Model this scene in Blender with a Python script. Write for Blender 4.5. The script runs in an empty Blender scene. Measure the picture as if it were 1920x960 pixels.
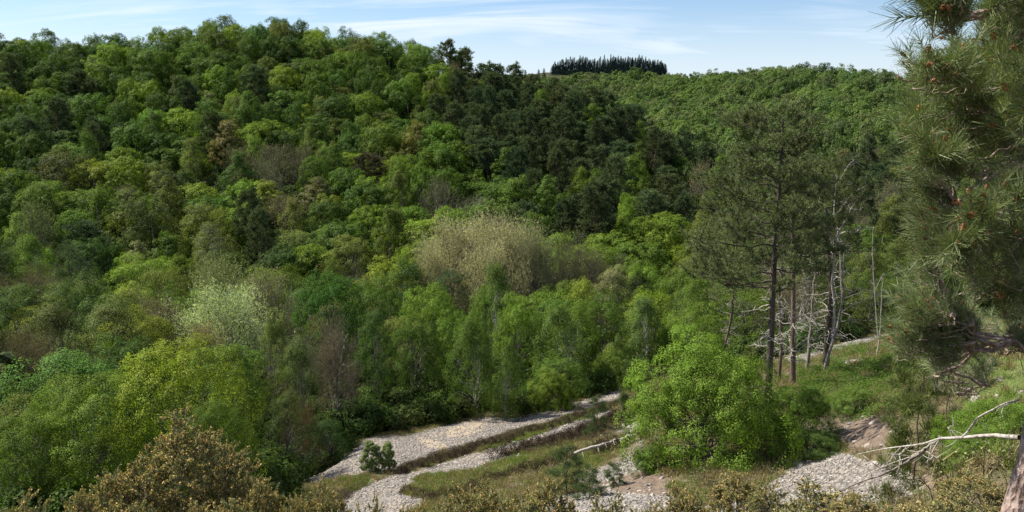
import bpy, math, random
import numpy as np
from mathutils import Vector, Matrix

# ------------------------------------------------------------------ camera, sky, sun
SC = bpy.context.scene
F = 1507.0                      # focal length in pixels of the 1920 px wide photograph
PITCH = math.radians(10.5)
cam = bpy.data.cameras.new('camera')
cam.sensor_width = 36.0
cam.lens = 36.0 * F / 1920.0
cam.clip_start = 0.05
cam.clip_end = 20000.0
camo = bpy.data.objects.new('camera', cam)
SC.collection.objects.link(camo)
camo.location = (0, 0, 0)
camo.rotation_euler = (math.pi / 2 - PITCH, 0, 0)
SC.camera = camo

SUN_EL = math.radians(51)
SUN_AZ = math.radians(-68)       # from +Y (view direction) towards -X (left)
S = Vector((math.sin(SUN_AZ) * math.cos(SUN_EL), math.cos(SUN_AZ) * math.cos(SUN_EL), math.sin(SUN_EL)))
sun = bpy.data.lights.new('sun', 'SUN')
sun.energy = 5.0
sun.angle = math.radians(0.5)
sun.color = (1.0, 0.95, 0.86)
suno = bpy.data.objects.new('sun', sun)
SC.collection.objects.link(suno)
suno.rotation_euler = S.to_track_quat('Z', 'Y').to_euler()

world = bpy.data.worlds.new('World')
SC.world = world
world.use_nodes = True
WT = world.node_tree
WT.nodes.clear()


def nn(tree, kind, **kw):
    n = tree.nodes.new(kind)
    for k, v in kw.items():
        if k in n.inputs.keys() and not hasattr(type(n), k):
            n.inputs[k].default_value = v
        else:
            setattr(n, k, v)
    return n


def setin(n, **kw):
    for k, v in kw.items():
        n.inputs[k].default_value = v
    return n


def mix(tree, fac, a, b, mode='MIX'):
    m = tree.nodes.new('ShaderNodeMix')
    m.data_type = 'RGBA'
    m.blend_type = mode
    m.clamp_factor = True
    for sock, val in ((m.inputs[0], fac), (m.inputs[6], a), (m.inputs[7], b)):
        if isinstance(val, (int, float)):
            sock.default_value = val
        elif isinstance(val, tuple):
            sock.default_value = val if len(val) == 4 else (*val, 1)
        else:
            tree.links.new(val, sock)
    return m.outputs[2]


def math_node(tree, op, a, b=None, clamp=False):
    m = tree.nodes.new('ShaderNodeMath')
    m.operation = op
    m.use_clamp = clamp
    for sock, val in ((m.inputs[0], a), (m.inputs[1], b)):
        if val is None:
            continue
        if isinstance(val, (int, float)):
            sock.default_value = val
        else:
            tree.links.new(val, sock)
    return m.outputs[0]


def maprange(tree, v, a, b, c=0.0, d=1.0, smooth=False):
    m = tree.nodes.new('ShaderNodeMapRange')
    if smooth:
        m.interpolation_type = 'SMOOTHSTEP'
    m.inputs[1].default_value = a
    m.inputs[2].default_value = b
    m.inputs[3].default_value = c
    m.inputs[4].default_value = d
    tree.links.new(v, m.inputs[0])
    return m.outputs[0]


sky = WT.nodes.new('ShaderNodeTexSky')
sky.sky_type = 'NISHITA'
sky.sun_disc = False
sky.sun_elevation = SUN_EL
sky.sun_rotation = SUN_AZ
sky.altitude = 100
sky.air_density = 1.0
sky.dust_density = 0.6
sky.ozone_density = 1.6
bg = WT.nodes.new('ShaderNodeBackground')
bg.inputs[1].default_value = 0.068
# thin cirrus: streaks laid out by sky direction, projected on a high flat layer
tc = WT.nodes.new('ShaderNodeTexCoord')
sep = WT.nodes.new('ShaderNodeSeparateXYZ')
WT.links.new(tc.outputs['Generated'], sep.inputs[0])
zc = math_node(WT, 'MAXIMUM', sep.outputs[2], 0.0)
den = math_node(WT, 'ADD', zc, 0.2)
cx = math_node(WT, 'DIVIDE', sep.outputs[0], den)
cy = math_node(WT, 'DIVIDE', sep.outputs[1], den)
comb = WT.nodes.new('ShaderNodeCombineXYZ')
WT.links.new(cx, comb.inputs[0])
WT.links.new(cy, comb.inputs[1])
mp = WT.nodes.new('ShaderNodeMapping')
mp.inputs['Rotation'].default_value = (0, 0, math.radians(-24))
mp.inputs['Scale'].default_value = (0.42, 1.25, 1)
mp.inputs['Location'].default_value = (0.55, 0.9, 0)
WT.links.new(comb.outputs[0], mp.inputs[0])
n1 = WT.nodes.new('ShaderNodeTexNoise')
setin(n1, Scale=1.5, Detail=8.0, Roughness=0.6, Distortion=1.1)
WT.links.new(mp.outputs[0], n1.inputs['Vector'])
c1 = maprange(WT, n1.outputs[0], 0.36, 0.66, 0, 1.0, True)
n2 = WT.nodes.new('ShaderNodeTexNoise')
setin(n2, Scale=0.6, Detail=3.0, Roughness=0.5)
WT.links.new(comb.outputs[0], n2.inputs['Vector'])
c2 = maprange(WT, n2.outputs[0], 0.35, 0.7, 0.1, 0.6, True)
veil = maprange(WT, sep.outputs[2], 0.0, 0.14, 0.68, 0.08, True)
cc = math_node(WT, 'MULTIPLY', c1, maprange(WT, n2.outputs[0], 0.34, 0.56, 0.15, 1.0, True))
cc = math_node(WT, 'MAXIMUM', cc, veil, True)
skyblue = mix(WT, 1.0, sky.outputs[0], (0.76, 0.93, 1.12), 'MULTIPLY')
skyc = mix(WT, cc, skyblue, (7.3, 7.9, 8.9))
WT.links.new(skyc, bg.inputs[0])
wo = WT.nodes.new('ShaderNodeOutputWorld')
WT.links.new(bg.outputs[0], wo.inputs[0])

SC.view_settings.view_transform = 'Standard'
SC.view_settings.look = 'None'
SC.view_settings.exposure = 0.95
SC.view_settings.gamma = 1.0
SC.view_settings.use_curve_mapping = False
SC.cycles.max_bounces = 6
SC.cycles.diffuse_bounces = 3
SC.cycles.glossy_bounces = 2
SC.cycles.transmission_bounces = 4
SC.cycles.transparent_max_bounces = 4
SC.cycles.volume_bounces = 0
SC.cycles.use_adaptive_sampling = True
SC.cycles.use_denoising = True
SC.cycles.denoising_input_passes = 'RGB_ALBEDO_NORMAL'
SC.cycles.denoising_prefilter = 'NONE'

# ------------------------------------------------------------------ pixels to places
cP, sP = math.cos(PITCH), math.sin(PITCH)


def ray(px, py):
    u = (px - 960.0) / F
    v = (480.0 - py) / F
    return np.array([u, cP + v * sP, v * cP - sP])


def at(px, py, Y):
    """the point seen at pixel (px, py) that lies Y metres ahead"""
    d = ray(px, py)
    return d * (Y / d[1])


def project(P):
    P = np.atleast_2d(P)
    x, y, z = P[:, 0], P[:, 1], P[:, 2]
    f = y * cP - z * sP
    up = y * sP + z * cP
    f = np.where(f < 0.01, 0.01, f)
    return 960 + F * x / f, 480 - F * up / f


# ------------------------------------------------------------------ terrain
ctrl = []


def g(px, py, Y):
    ctrl.append(at(px, py, Y))


def c(px, py, Y, H=9.0):
    p = at(px, py, Y)
    p[2] -= H
    ctrl.append(p)


for p in ((0.3, 9, -5.9), (-4.5, 11, -6.9), (-9, 10, -7.2), (4.3, 10, -5.9), (4.5, 7, -4.3), (8, 9, -4.5), (0, 4, -3.4), (-3, 4, -3.7), (3, 4, -3.2),
          (0, 16, -9.6), (5, 16, -9.3), (-8, 18, -12), (-19.7, 45, -24.5), (-26, 40, -23), (-35, 80, -29.5), (-15, 88, -33), (-5, 97, -34.5),
          (-5, 115, -38.5), (20, 108, -35), (20, 122, -37), (45, 110, -32), (-50, 100, -35), (-45, 60, -30), (-20, 25, -17), (-14, 62, -28.5), (-30, 60, -28)):
    ctrl.append(np.array(p, float))
for t in ((700, 945, 44), (600, 890, 63), (690, 823, 72), (780, 805, 76), (900, 785, 80), (1000, 772, 82), (1080, 760, 85), (1160, 738, 88),
          (1250, 702, 92), (800, 880, 56), (930, 835, 64), (1060, 805, 68), (1140, 775, 74), (760, 930, 46), (900, 900, 44), (1000, 870, 46),
          (1100, 860, 44), (1190, 815, 50), (1000, 945, 29), (1120, 900, 34), (1200, 870, 34), (1250, 940, 24), (1435, 828, 34), (1560, 850, 31),
          (1600, 930, 24), (1750, 930, 20), (1520, 800, 38), (1600, 790, 40), (1487, 722, 50), (1550, 690, 56), (1600, 720, 48), (1680, 740, 40),
          (1500, 668, 66), (1600, 642, 74), (1690, 622, 80), (1800, 760, 24), (1850, 700, 26), (1900, 650, 28), (1900, 850, 13), (1700, 850, 24),
          (1040, 138, 950), (1250, 140, 950), (1140, 139, 1000), (1400, 175, 900), (900, 150, 950), (1550, 185, 700), (1700, 200, 650), (1900, 210, 600), (1400, 168, 700), (1700, 230, 1000), (2000, 230, 900)):
    g(*t)
for t in ((50, 560, 110), (250, 560, 112), (500, 560, 115), (700, 560, 115), (900, 555, 118), (1080, 550, 118), (1250, 520, 125), (-60, 560, 110),
          (50, 450, 145), (250, 450, 143), (500, 450, 143), (700, 445, 145), (900, 430, 148), (1100, 430, 145), (1300, 440, 142), (-60, 450, 145),
          (50, 350, 172), (250, 350, 172), (500, 350, 172), (700, 350, 172), (900, 350, 172, 10), (1100, 340, 170, 11), (1250, 340, 172, 11), (-60, 350, 172),
          (50, 250, 205), (250, 250, 205), (500, 250, 205), (700, 250, 205), (880, 250, 205, 10), (1050, 250, 205, 11), (1200, 270, 200, 11), (-60, 250, 205),
          (50, 150, 238), (250, 150, 238), (500, 150, 240), (700, 150, 238), (850, 170, 236, 10), (1000, 190, 232, 11), (-60, 150, 238),
          (500, 95, 262), (650, 100, 260), (350, 100, 260),
          (-60, 72, 262), (0, 76, 262), (40, 72, 262), (90, 88, 258), (150, 100, 255), (210, 114, 252), (250, 108, 256), (300, 78, 266), (360, 60, 275), (430, 46, 285), (560, 56, 287),
          (650, 74, 282), (760, 85, 275), (850, 115, 268, 10), (920, 132, 264, 11), (1000, 150, 256, 11), (1100, 182, 240, 11), (1200, 222, 222, 11),
          (1300, 272, 202, 11), (1345, 320, 185, 11), (1400, 410, 165, 10), (1500, 480, 125),
          (1050, 152, 620), (1150, 150, 620), (1250, 150, 600), (1330, 148, 560), (1400, 156, 520), (1480, 158, 470), (1550, 160, 430), (1640, 178, 400), (1690, 186, 385), (1800, 196, 370),
          (1950, 190, 350), (1150, 185, 520), (1250, 220, 430), (1330, 250, 350), (1400, 220, 400), (1500, 200, 370), (1600, 230, 300),
          (1690, 240, 290), (1350, 300, 290), (1450, 330, 250), (1600, 330, 220), (1690, 330, 210), (1600, 420, 160), (1690, 430, 150),
          (1800, 400, 150), (1650, 520, 105), (1800, 520, 100), (2000, 450, 130), (2000, 300, 220)):
    c(*t)
for px, py, Y in ((0, 60, 262), (150, 98, 255), (220, 120, 256), (360, 55, 275), (480, 45, 287), (650, 60, 282), (760, 72, 275), (850, 110, 268), (1000, 140, 256)):
    p = at(px, py, Y * 1.3)
    ctrl.append(np.array([p[0], p[1], at(px, py, Y)[2] - 9 - 22]))
for px, Y, z in ((1120, 300, -18), (1220, 290, -30), (1330, 245, -34), (1450, 200, -34), (1000, 360, -14), (1150, 380, -14)):
    p = at(px, 300, Y)
    ctrl.append(np.array([p[0], p[1], z]))
ctrl = np.array(ctrl)


def polar(x, y):
    r = np.hypot(x, y)
    a = np.arctan2(x, y)
    return a, np.maximum(r, 1e-3)


ca, cr = polar(ctrl[:, 0], ctrl[:, 1])
KA, KC = 1.6, 0.06
cu = np.stack([ca * KA, np.log(cr)], 1)
cq = ctrl[:, 2] / cr


def phi(A, B):
    d2 = ((A[:, None, :] - B[None, :, :]) ** 2).sum(2)
    return np.sqrt(d2 + KC * KC)


N_ = len(cu)
M_ = np.zeros((N_ + 3, N_ + 3))
M_[:N_, :N_] = phi(cu, cu) - np.eye(N_) * 0.004
M_[:N_, N_] = 1
M_[:N_, N_ + 1:] = cu
M_[N_:, :N_] = M_[:N_, N_:].T
W_ = np.linalg.solve(M_, np.concatenate([cq, np.zeros(3)]))


def hash2(ix, iy, seed):
    h = (ix.astype(np.int64) * 374761393 + iy.astype(np.int64) * 668265263 + seed * 974634777) & 0xffffffff
    h = ((h ^ (h >> 13)) * 1274126177) & 0xffffffff
    return ((h ^ (h >> 16)) & 0xffff) / 65535.0


def vnoise(x, y, seed=0):
    ix, iy = np.floor(x), np.floor(y)
    fx, fy = x - ix, y - iy
    fx, fy = fx * fx * (3 - 2 * fx), fy * fy * (3 - 2 * fy)
    a = hash2(ix, iy, seed)
    b = hash2(ix + 1, iy, seed)
    c_ = hash2(ix, iy + 1, seed)
    d = hash2(ix + 1, iy + 1, seed)
    return (a * (1 - fx) + b * fx) * (1 - fy) + (c_ * (1 - fx) + d * fx) * fy


def height(x, y):
    x = np.atleast_1d(np.asarray(x, float))
    y = np.atleast_1d(np.asarray(y, float))
    a, r = polar(x, y)
    ac = np.clip(a, -0.66, 0.66)
    rc = np.clip(r, 3.5, 1050)
    U = np.stack([ac * KA, np.log(rc)], 1)
    q = np.empty(len(x))
    for s in range(0, len(x), 20000):
        e = slice(s, s + 20000)
        q[e] = phi(U[e], cu) @ W_[:N_] + W_[N_] + U[e] @ W_[N_ + 1:]
    z = q * rc
    k = np.clip((r - 1.2) / 3.5, 0, 1)
    k = k * k * (3 - 2 * k)
    z = z * k + (-1.7 - 0.35 * np.clip(y, -3, 3)) * (1 - k)
    back = -1.7 - 0.12 * y * (y < 0) + 0.05 * x
    back = np.clip(back, -40, 60)
    t = np.clip((np.abs(a) - 0.9) / 0.8, 0, 1)
    t = t * t * (3 - 2 * t)
    z = z * (1 - t) + back * t
    z = z + np.clip((r - 300) / 150, 0, 1) * (9.0 * (vnoise(x / 48, y / 60, 31) - 0.5) + 5.0 * (vnoise(x / 19, y / 25, 32) - 0.5))
    rough = np.clip(r / 20, 0.15, 1)
    z = z + rough * (0.5 * (vnoise(x / 5.3, y / 5.3, 1) - 0.5) + 0.22 * (vnoise(x / 1.7, y / 1.7, 2) - 0.5))
    return z


def zat(x, y):
    return float(height(x, y)[0])


# ------------------------------------------------------------------ ground zones (outlines of the bare and grassy patches)
def sdist(px, py, poly):
    """signed distance in pixels, positive inside"""
    poly = np.array(poly, float)
    n = len(poly)
    inside = np.zeros(len(px), bool)
    best = np.full(len(px), 1e9)
    for i in range(n):
        x1, y1 = poly[i]
        x2, y2 = poly[(i + 1) % n]
        cond = ((y1 > py) != (y2 > py))
        with np.errstate(divide='ignore', invalid='ignore'):
            xi = (x2 - x1) * (py - y1) / (y2 - y1 + 1e-12) + x1
        inside ^= cond & (px < xi)
        dx, dy = x2 - x1, y2 - y1
        t = np.clip(((px - x1) * dx + (py - y1) * dy) / (dx * dx + dy * dy), 0, 1)
        best = np.minimum(best, np.hypot(px - x1 - t * dx, py - y1 - t * dy))
    return np.where(inside, best, -best)


ZONES = {
    'scree': [
        [(525, 915), (560, 898), (600, 885), (643, 857), (690, 820), (760, 818), (837, 798), (907, 783), (960, 784), (1080, 755), (1161, 731), (1168, 748), (1080, 776), (993, 802), (893, 830), (820, 850),
         (747, 877), (700, 888), (640, 892), (600, 903), (540, 915)],
        [(600, 975), (655, 925), (700, 905), (743, 888), (780, 884), (830, 868), (890, 850), (905, 848), (980, 852), (1030, 850), (983, 868), (930, 880), (860, 884), (827, 888), (790, 895), (757, 917), (760, 930), (800, 937), (770, 975)],
        [(905, 850), (920, 838), (1000, 811), (1060, 796), (1142, 764), (1147, 779), (1070, 810), (1000, 830), (940, 850)],
        [(1085, 895), (1150, 868), (1230, 845), (1210, 880), (1130, 905), (1090, 912)],
        [(1140, 808), (1190, 790), (1210, 800), (1170, 818)],
        [(960, 975), (1060, 930), (1120, 915), (1180, 925), (1260, 930), (1330, 960), (1400, 935), (1470, 890), (1500, 850), (1560, 845), (1620, 862), (1700, 880), (1750, 930), (1770, 975)],
        [(1488, 672), (1500, 663), (1560, 648), (1620, 634), (1690, 622), (1690, 628), (1630, 642), (1580, 655), (1520, 672), (1490, 684)],
        [(1573, 677), (1615, 672), (1618, 677), (1575, 683)],
        [(1210, 702), (1275, 692), (1275, 700), (1215, 712)],
    ],
    'grass': [
        [(757, 927), (775, 900), (793, 890), (893, 883), (927, 868), (1027, 837), (1080, 820), (1075, 850), (1010, 875), (900, 905), (843, 930), (790, 930)],
        [(993, 803), (1080, 776), (1165, 748), (1150, 765), (1060, 795), (940, 838), (900, 845), (940, 822)],
        [(1500, 695), (1560, 680), (1600, 700), (1560, 730), (1500, 725)],
        [(1600, 730), (1640, 700), (1690, 690), (1690, 720), (1640, 745)],
        [(1040, 880), (1090, 855), (1180, 830), (1120, 870), (1060, 895)],
        [(1796, 650), (1860, 630), (1920, 640), (1920, 790), (1830, 790), (1800, 720)],
        [(640, 900), (690, 893), (700, 905), (650, 925)],
    ],
    'heather': [
        [(743, 890), (747, 877), (820, 852), (893, 831), (940, 815), (1000, 801), (990, 812), (920, 838), (880, 850), (800, 872)],
        [(1000, 832), (1060, 814), (1140, 784), (1165, 770), (1180, 800), (1100, 828), (1000, 850), (950, 852)],
        [(640, 925), (690, 905), (740, 888), (700, 903), (660, 922), (640, 950), (560, 960), (600, 930)],
        [(1170, 733), (1180, 700), (1280, 670), (1290, 700), (1215, 712), (1180, 730)],
    ],
    'soil': [
        [(1500, 785), (1560, 776), (1690, 780), (1700, 830), (1600, 848), (1500, 815)],
        [(1175, 832), (1200, 820), (1260, 900), (1250, 930), (1210, 935), (1120, 935), (1130, 900)],
        [(1700, 900), (1780, 880), (1800, 960), (1720, 960)],
        [(1800, 650), (1860, 660), (1860, 740), (1810, 720)],
    ],
    'sand': [
        [(837, 803), (907, 786), (915, 800), (880, 815), (840, 820)],
        [(690, 935), (760, 930), (760, 960), (640, 970)],
        [(780, 818), (830, 830), (850, 845), (800, 838)],
    ],
}


def zone_mask(x, y, z, names=('scree', 'grass', 'heather', 'soil', 'sand'), soft=4.5):
    P = np.stack([x, y, z], 1)
    px, py = project(P)
    ok = (y > 12) & (y < 125)
    out = {}
    for nme in names:
        m = np.zeros(len(x))
        for poly in ZONES[nme]:
            m = np.maximum(m, np.clip(0.5 + sdist(px, py, poly) / (2 * soft), 0, 1))
        out[nme] = m * ok
    return out, px, py


OPEN = [(500, 990), (520, 925), (600, 885), (690, 815), (837, 792), (915, 775), (980, 780), (1080, 750), (1165, 725), (1280, 668), (1400, 690), (1490, 665), (1600, 635), (1700, 615),
        (1800, 560), (2100, 500), (2100, 1100), (500, 1100)]


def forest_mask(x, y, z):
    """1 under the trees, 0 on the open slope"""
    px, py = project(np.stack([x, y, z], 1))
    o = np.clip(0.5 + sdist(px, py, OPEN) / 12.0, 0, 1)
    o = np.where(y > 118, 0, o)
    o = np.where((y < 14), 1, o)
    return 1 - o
# ------------------------------------------------------------------ materials
def new_mat(name):
    m = bpy.data.materials.new(name)
    m.use_nodes = True
    t = m.node_tree
    t.nodes.clear()
    out = t.nodes.new('ShaderNodeOutputMaterial')
    return m, t, out


def principled(t, rough=0.8, spec=0.3):
    p = t.nodes.new('ShaderNodeBsdfPrincipled')
    p.inputs['Roughness'].default_value = rough
    p.inputs['Specular IOR Level'].default_value = spec
    return p


def leaf_material(name, col=None, vary=0.45, trans=0.3, rough=0.65, spec=0.07, hue=0.35, colour_source='object', ramp=None):
    """leaf, needle or petal: its own colour, varied leaf by leaf; light shines through thin blades"""
    m, t, out = new_mat(name)
    if ramp is not None:
        oi = t.nodes.new('ShaderNodeObjectInfo')
        cr_ = t.nodes.new('ShaderNodeValToRGB')
        t.links.new(oi.outputs['Random'], cr_.inputs[0])
        el = cr_.color_ramp.elements
        el[0].position, el[0].color = 0, (*ramp[0], 1)
        el[1].position, el[1].color = 1, (*ramp[-1], 1)
        for i in range(1, len(ramp) - 1):
            e = el.new(i / (len(ramp) - 1))
            e.color = (*ramp[i], 1)
        base = cr_.outputs[0]
    elif col is None:
        oi = t.nodes.new('ShaderNodeObjectInfo')
        base = oi.outputs['Color']
    else:
        rgb = t.nodes.new('ShaderNodeRGB')
        rgb.outputs[0].default_value = (*col, 1)
        base = rgb.outputs[0]
    geo = t.nodes.new('ShaderNodeNewGeometry')
    isl = geo.outputs['Random Per Island']
    tc_ = t.nodes.new('ShaderNodeTexCoord')
    nz = t.nodes.new('ShaderNodeTexNoise')
    setin(nz, Scale=0.42, Detail=2.0)
    t.links.new(tc_.outputs['Object'], nz.inputs['Vector'])
    k = maprange(t, isl, 0, 1, 1 - vary, 1 + vary)
    k2 = maprange(t, nz.outputs[0], 0.3, 0.7, 0.72, 1.28)
    kk = math_node(t, 'MULTIPLY', k, k2)
    cmb = t.nodes.new('ShaderNodeCombineColor')
    for i in range(3):
        t.links.new(kk, cmb.inputs[i])
    c0 = mix(t, 1.0, base, cmb.outputs[0], 'MULTIPLY')
    # some leaves younger and yellower
    yel = mix(t, 1.0, c0, (1.28, 1.1, 0.75), 'MULTIPLY')
    c0 = mix(t, maprange(t, isl, 0.35, 1.0, 0, hue * 2), c0, yel)
    p = principled(t, rough, spec)
    t.links.new(c0, p.inputs['Base Color'])
    tr = t.nodes.new('ShaderNodeBsdfTranslucent')
    tcol = mix(t, 1.0, c0, (1.35, 1.5, 0.7), 'MULTIPLY')
    t.links.new(tcol, tr.inputs[0])
    ms = t.nodes.new('ShaderNodeMixShader')
    ms.inputs[0].default_value = trans
    t.links.new(p.outputs[0], ms.inputs[1])
    t.links.new(tr.outputs[0], ms.inputs[2])
    t.links.new(ms.outputs[0], out.inputs[0])
    return m


def bark_material(name, a, b, scale=6.0, bump=0.6, stretch=(1, 1, 0.25)):
    m, t, out = new_mat(name)
    tc_ = t.nodes.new('ShaderNodeTexCoord')
    mp_ = t.nodes.new('ShaderNodeMapping')
    mp_.inputs['Scale'].default_value = stretch
    t.links.new(tc_.outputs['Object'], mp_.inputs[0])
    nz = t.nodes.new('ShaderNodeTexNoise')
    setin(nz, Scale=scale, Detail=6.0, Roughness=0.65)
    t.links.new(mp_.outputs[0], nz.inputs['Vector'])
    vo = t.nodes.new('ShaderNodeTexVoronoi')
    setin(vo, Scale=scale * 1.6)
    t.links.new(mp_.outputs[0], vo.inputs['Vector'])
    f = maprange(t, nz.outputs[0], 0.35, 0.65)
    c0 = mix(t, f, a, b)
    c0 = mix(t, maprange(t, vo.outputs['Distance'], 0.0, 0.5, 0.45, 0.0), c0, tuple(v * 0.35 for v in a))
    p = principled(t, 0.9, 0.15)
    t.links.new(c0, p.inputs['Base Color'])
    bm_ = t.nodes.new('ShaderNodeBump')
    bm_.inputs['Strength'].default_value = bump
    bm_.inputs['Distance'].default_value = 0.04
    h = math_node(t, 'ADD', nz.outputs[0], vo.outputs['Distance'])
    t.links.new(h, bm_.inputs['Height'])
    t.links.new(bm_.outputs[0], p.inputs['Normal'])
    t.links.new(p.outputs[0], out.inputs[0])
    return m


MAT = {}
MAT['leaf'] = leaf_material('leaf')
MAT['needle'] = leaf_material('needle', vary=0.35, trans=0.2, rough=0.7, spec=0.05, hue=0.25)
MAT['twig'] = leaf_material('twig_haze', vary=0.35, trans=0.15, rough=0.8, hue=0.15)
MAT['bark_dark'] = bark_material('bark_dark', (0.05, 0.04, 0.032), (0.11, 0.09, 0.07))
MAT['bark_grey'] = bark_material('bark_grey', (0.12, 0.105, 0.085), (0.24, 0.22, 0.19))
MAT['bark_birch'] = bark_material('bark_birch', (0.25, 0.23, 0.2), (0.55, 0.53, 0.48), 4, 0.3, (1, 1, 2.0))
MAT['bark_pine'] = bark_material('bark_pine', (0.085, 0.058, 0.045), (0.2, 0.14, 0.11), 9)
MAT['bark_near'] = bark_material('bark_near', (0.17, 0.115, 0.09), (0.42, 0.32, 0.27), 14, 1.0, (1, 1, 0.4))
MAT['dead_wood'] = bark_material('dead_wood', (0.27, 0.235, 0.2), (0.5, 0.46, 0.4), 10, 0.4, (1, 1, 1))
MAT['dead_dark'] = bark_material('dead_dark', (0.12, 0.1, 0.085), (0.3, 0.26, 0.22), 9, 0.4, (1, 1, 1))
MAT['far_leaf'] = leaf_material('far_leaf', ramp=[(0.055, 0.098, 0.032), (0.10, 0.155, 0.045), (0.065, 0.115, 0.04), (0.125, 0.185, 0.055), (0.08, 0.125, 0.045), (0.12, 0.145, 0.065), (0.05, 0.08, 0.04)])  # greyer greens put the haze of distance into the leaf colour
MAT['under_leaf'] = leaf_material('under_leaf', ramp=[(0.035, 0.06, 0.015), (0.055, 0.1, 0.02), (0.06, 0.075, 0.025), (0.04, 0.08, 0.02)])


def ground_material():
    m, t, out = new_mat('hillside_ground')
    at1 = t.nodes.new('ShaderNodeAttribute')
    at1.attribute_name = 'zone_a'
    at2 = t.nodes.new('ShaderNodeAttribute')
    at2.attribute_name = 'zone_b'
    s1 = t.nodes.new('ShaderNodeSeparateColor')
    s2 = t.nodes.new('ShaderNodeSeparateColor')
    t.links.new(at1.outputs['Color'], s1.inputs[0])
    t.links.new(at2.outputs['Color'], s2.inputs[0])
    tc_ = t.nodes.new('ShaderNodeTexCoord')
    P = tc_.outputs['Object']

    def noise(scale, detail=4.0, rough=0.6):
        n = t.nodes.new('ShaderNodeTexNoise')
        setin(n, Scale=scale, Detail=detail, Roughness=rough)
        t.links.new(P, n.inputs['Vector'])
        return n.outputs[0]
    nA = noise(0.7, 5)
    nB = noise(3.0, 5)
    nC = noise(14.0, 4)

    def edge(v, w=0.22):
        a = math_node(t, 'ADD', v, math_node(t, 'MULTIPLY', math_node(t, 'SUBTRACT', nB, 0.5), 1.3))
        return maprange(t, a, 0.5 - w / 2, 0.5 + w / 2, 0, 1, True)
    # stones: cells of two sizes, each with its own tone
    v1 = t.nodes.new('ShaderNodeTexVoronoi')
    setin(v1, Scale=4.6, Randomness=1.0)
    v2 = t.nodes.new('ShaderNodeTexVoronoi')
    setin(v2, Scale=11.0, Randomness=1.0)
    for v in (v1, v2):
        t.links.new(P, v.inputs['Vector'])
    sc1 = t.nodes.new('ShaderNodeSeparateColor')
    sc2 = t.nodes.new('ShaderNodeSeparateColor')
    t.links.new(v1.outputs['Color'], sc1.inputs[0])
    t.links.new(v2.outputs['Color'], sc2.inputs[0])
    st = mix(t, sc1.outputs[0], (0.17, 0.155, 0.14), (0.36, 0.325, 0.285))
    st2 = mix(t, sc2.outputs[1], (0.21, 0.185, 0.16), (0.40, 0.36, 0.31))
    stone = mix(t, 0.5, st, st2)
    stone = mix(t, maprange(t, nA, 0.42, 0.62), stone, mix(t, 0.45, stone, (0.45, 0.36, 0.27)))
    stone = mix(t, maprange(t, v1.outputs['Distance'], 0.30, 0.6, 0, 0.75), stone, (0.075, 0.062, 0.05))
    # dry heath: browns, straw, moss
    heath = mix(t, maprange(t, nB, 0.3, 0.7), (0.075, 0.055, 0.032), (0.16, 0.13, 0.07))
    heath = mix(t, maprange(t, nA, 0.45, 0.7), heath, (0.085, 0.095, 0.035))
    heath = mix(t, maprange(t, nC, 0.5, 0.75, 0, 0.6), heath, (0.2, 0.17, 0.12))
    grass = mix(t, maprange(t, nC, 0.3, 0.7), (0.06, 0.095, 0.022), (0.13, 0.16, 0.045))
    grass = mix(t, maprange(t, nA, 0.5, 0.75, 0, 0.7), grass, (0.15, 0.12, 0.07))
    heather = mix(t, maprange(t, nC, 0.3, 0.7), (0.045, 0.03, 0.02), (0.1, 0.07, 0.045))
    soil = mix(t, maprange(t, nB, 0.3, 0.7), (0.10, 0.068, 0.048), (0.20, 0.15, 0.11))
    soil = mix(t, maprange(t, nC, 0.55, 0.7), soil, (0.33, 0.28, 0.24))
    sand = mix(t, maprange(t, nC, 0.3, 0.7), (0.34, 0.26, 0.17), (0.46, 0.37, 0.26))
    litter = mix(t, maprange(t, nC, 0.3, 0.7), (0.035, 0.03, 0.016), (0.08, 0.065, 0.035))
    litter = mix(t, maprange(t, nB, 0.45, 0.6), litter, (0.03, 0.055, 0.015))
    col = heath
    col = mix(t, edge(s2.outputs[0]), col, soil)
    col = mix(t, edge(s1.outputs[0], 0.15), col, stone)
    col = mix(t, math_node(t, 'MULTIPLY', edge(s2.outputs[1], 0.6), 0.7), col, sand)
    col = mix(t, edge(s1.outputs[1]), col, grass)
    col = mix(t, edge(s1.outputs[2]), col, heather)
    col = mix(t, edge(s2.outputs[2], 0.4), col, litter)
    p = principled(t, 0.95, 0.1)
    t.links.new(col, p.inputs['Base Color'])
    b = t.nodes.new('ShaderNodeBump')
    b.inputs['Strength'].default_value = 0.9
    b.inputs['Distance'].default_value = 0.12
    hh = math_node(t, 'ADD', math_node(t, 'MULTIPLY', v1.outputs['Distance'], -1.0), math_node(t, 'MULTIPLY', nC, 0.6))
    t.links.new(hh, b.inputs['Height'])
    t.links.new(b.outputs[0], p.inputs['Normal'])
    t.links.new(p.outputs[0], out.inputs[0])
    return m


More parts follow.
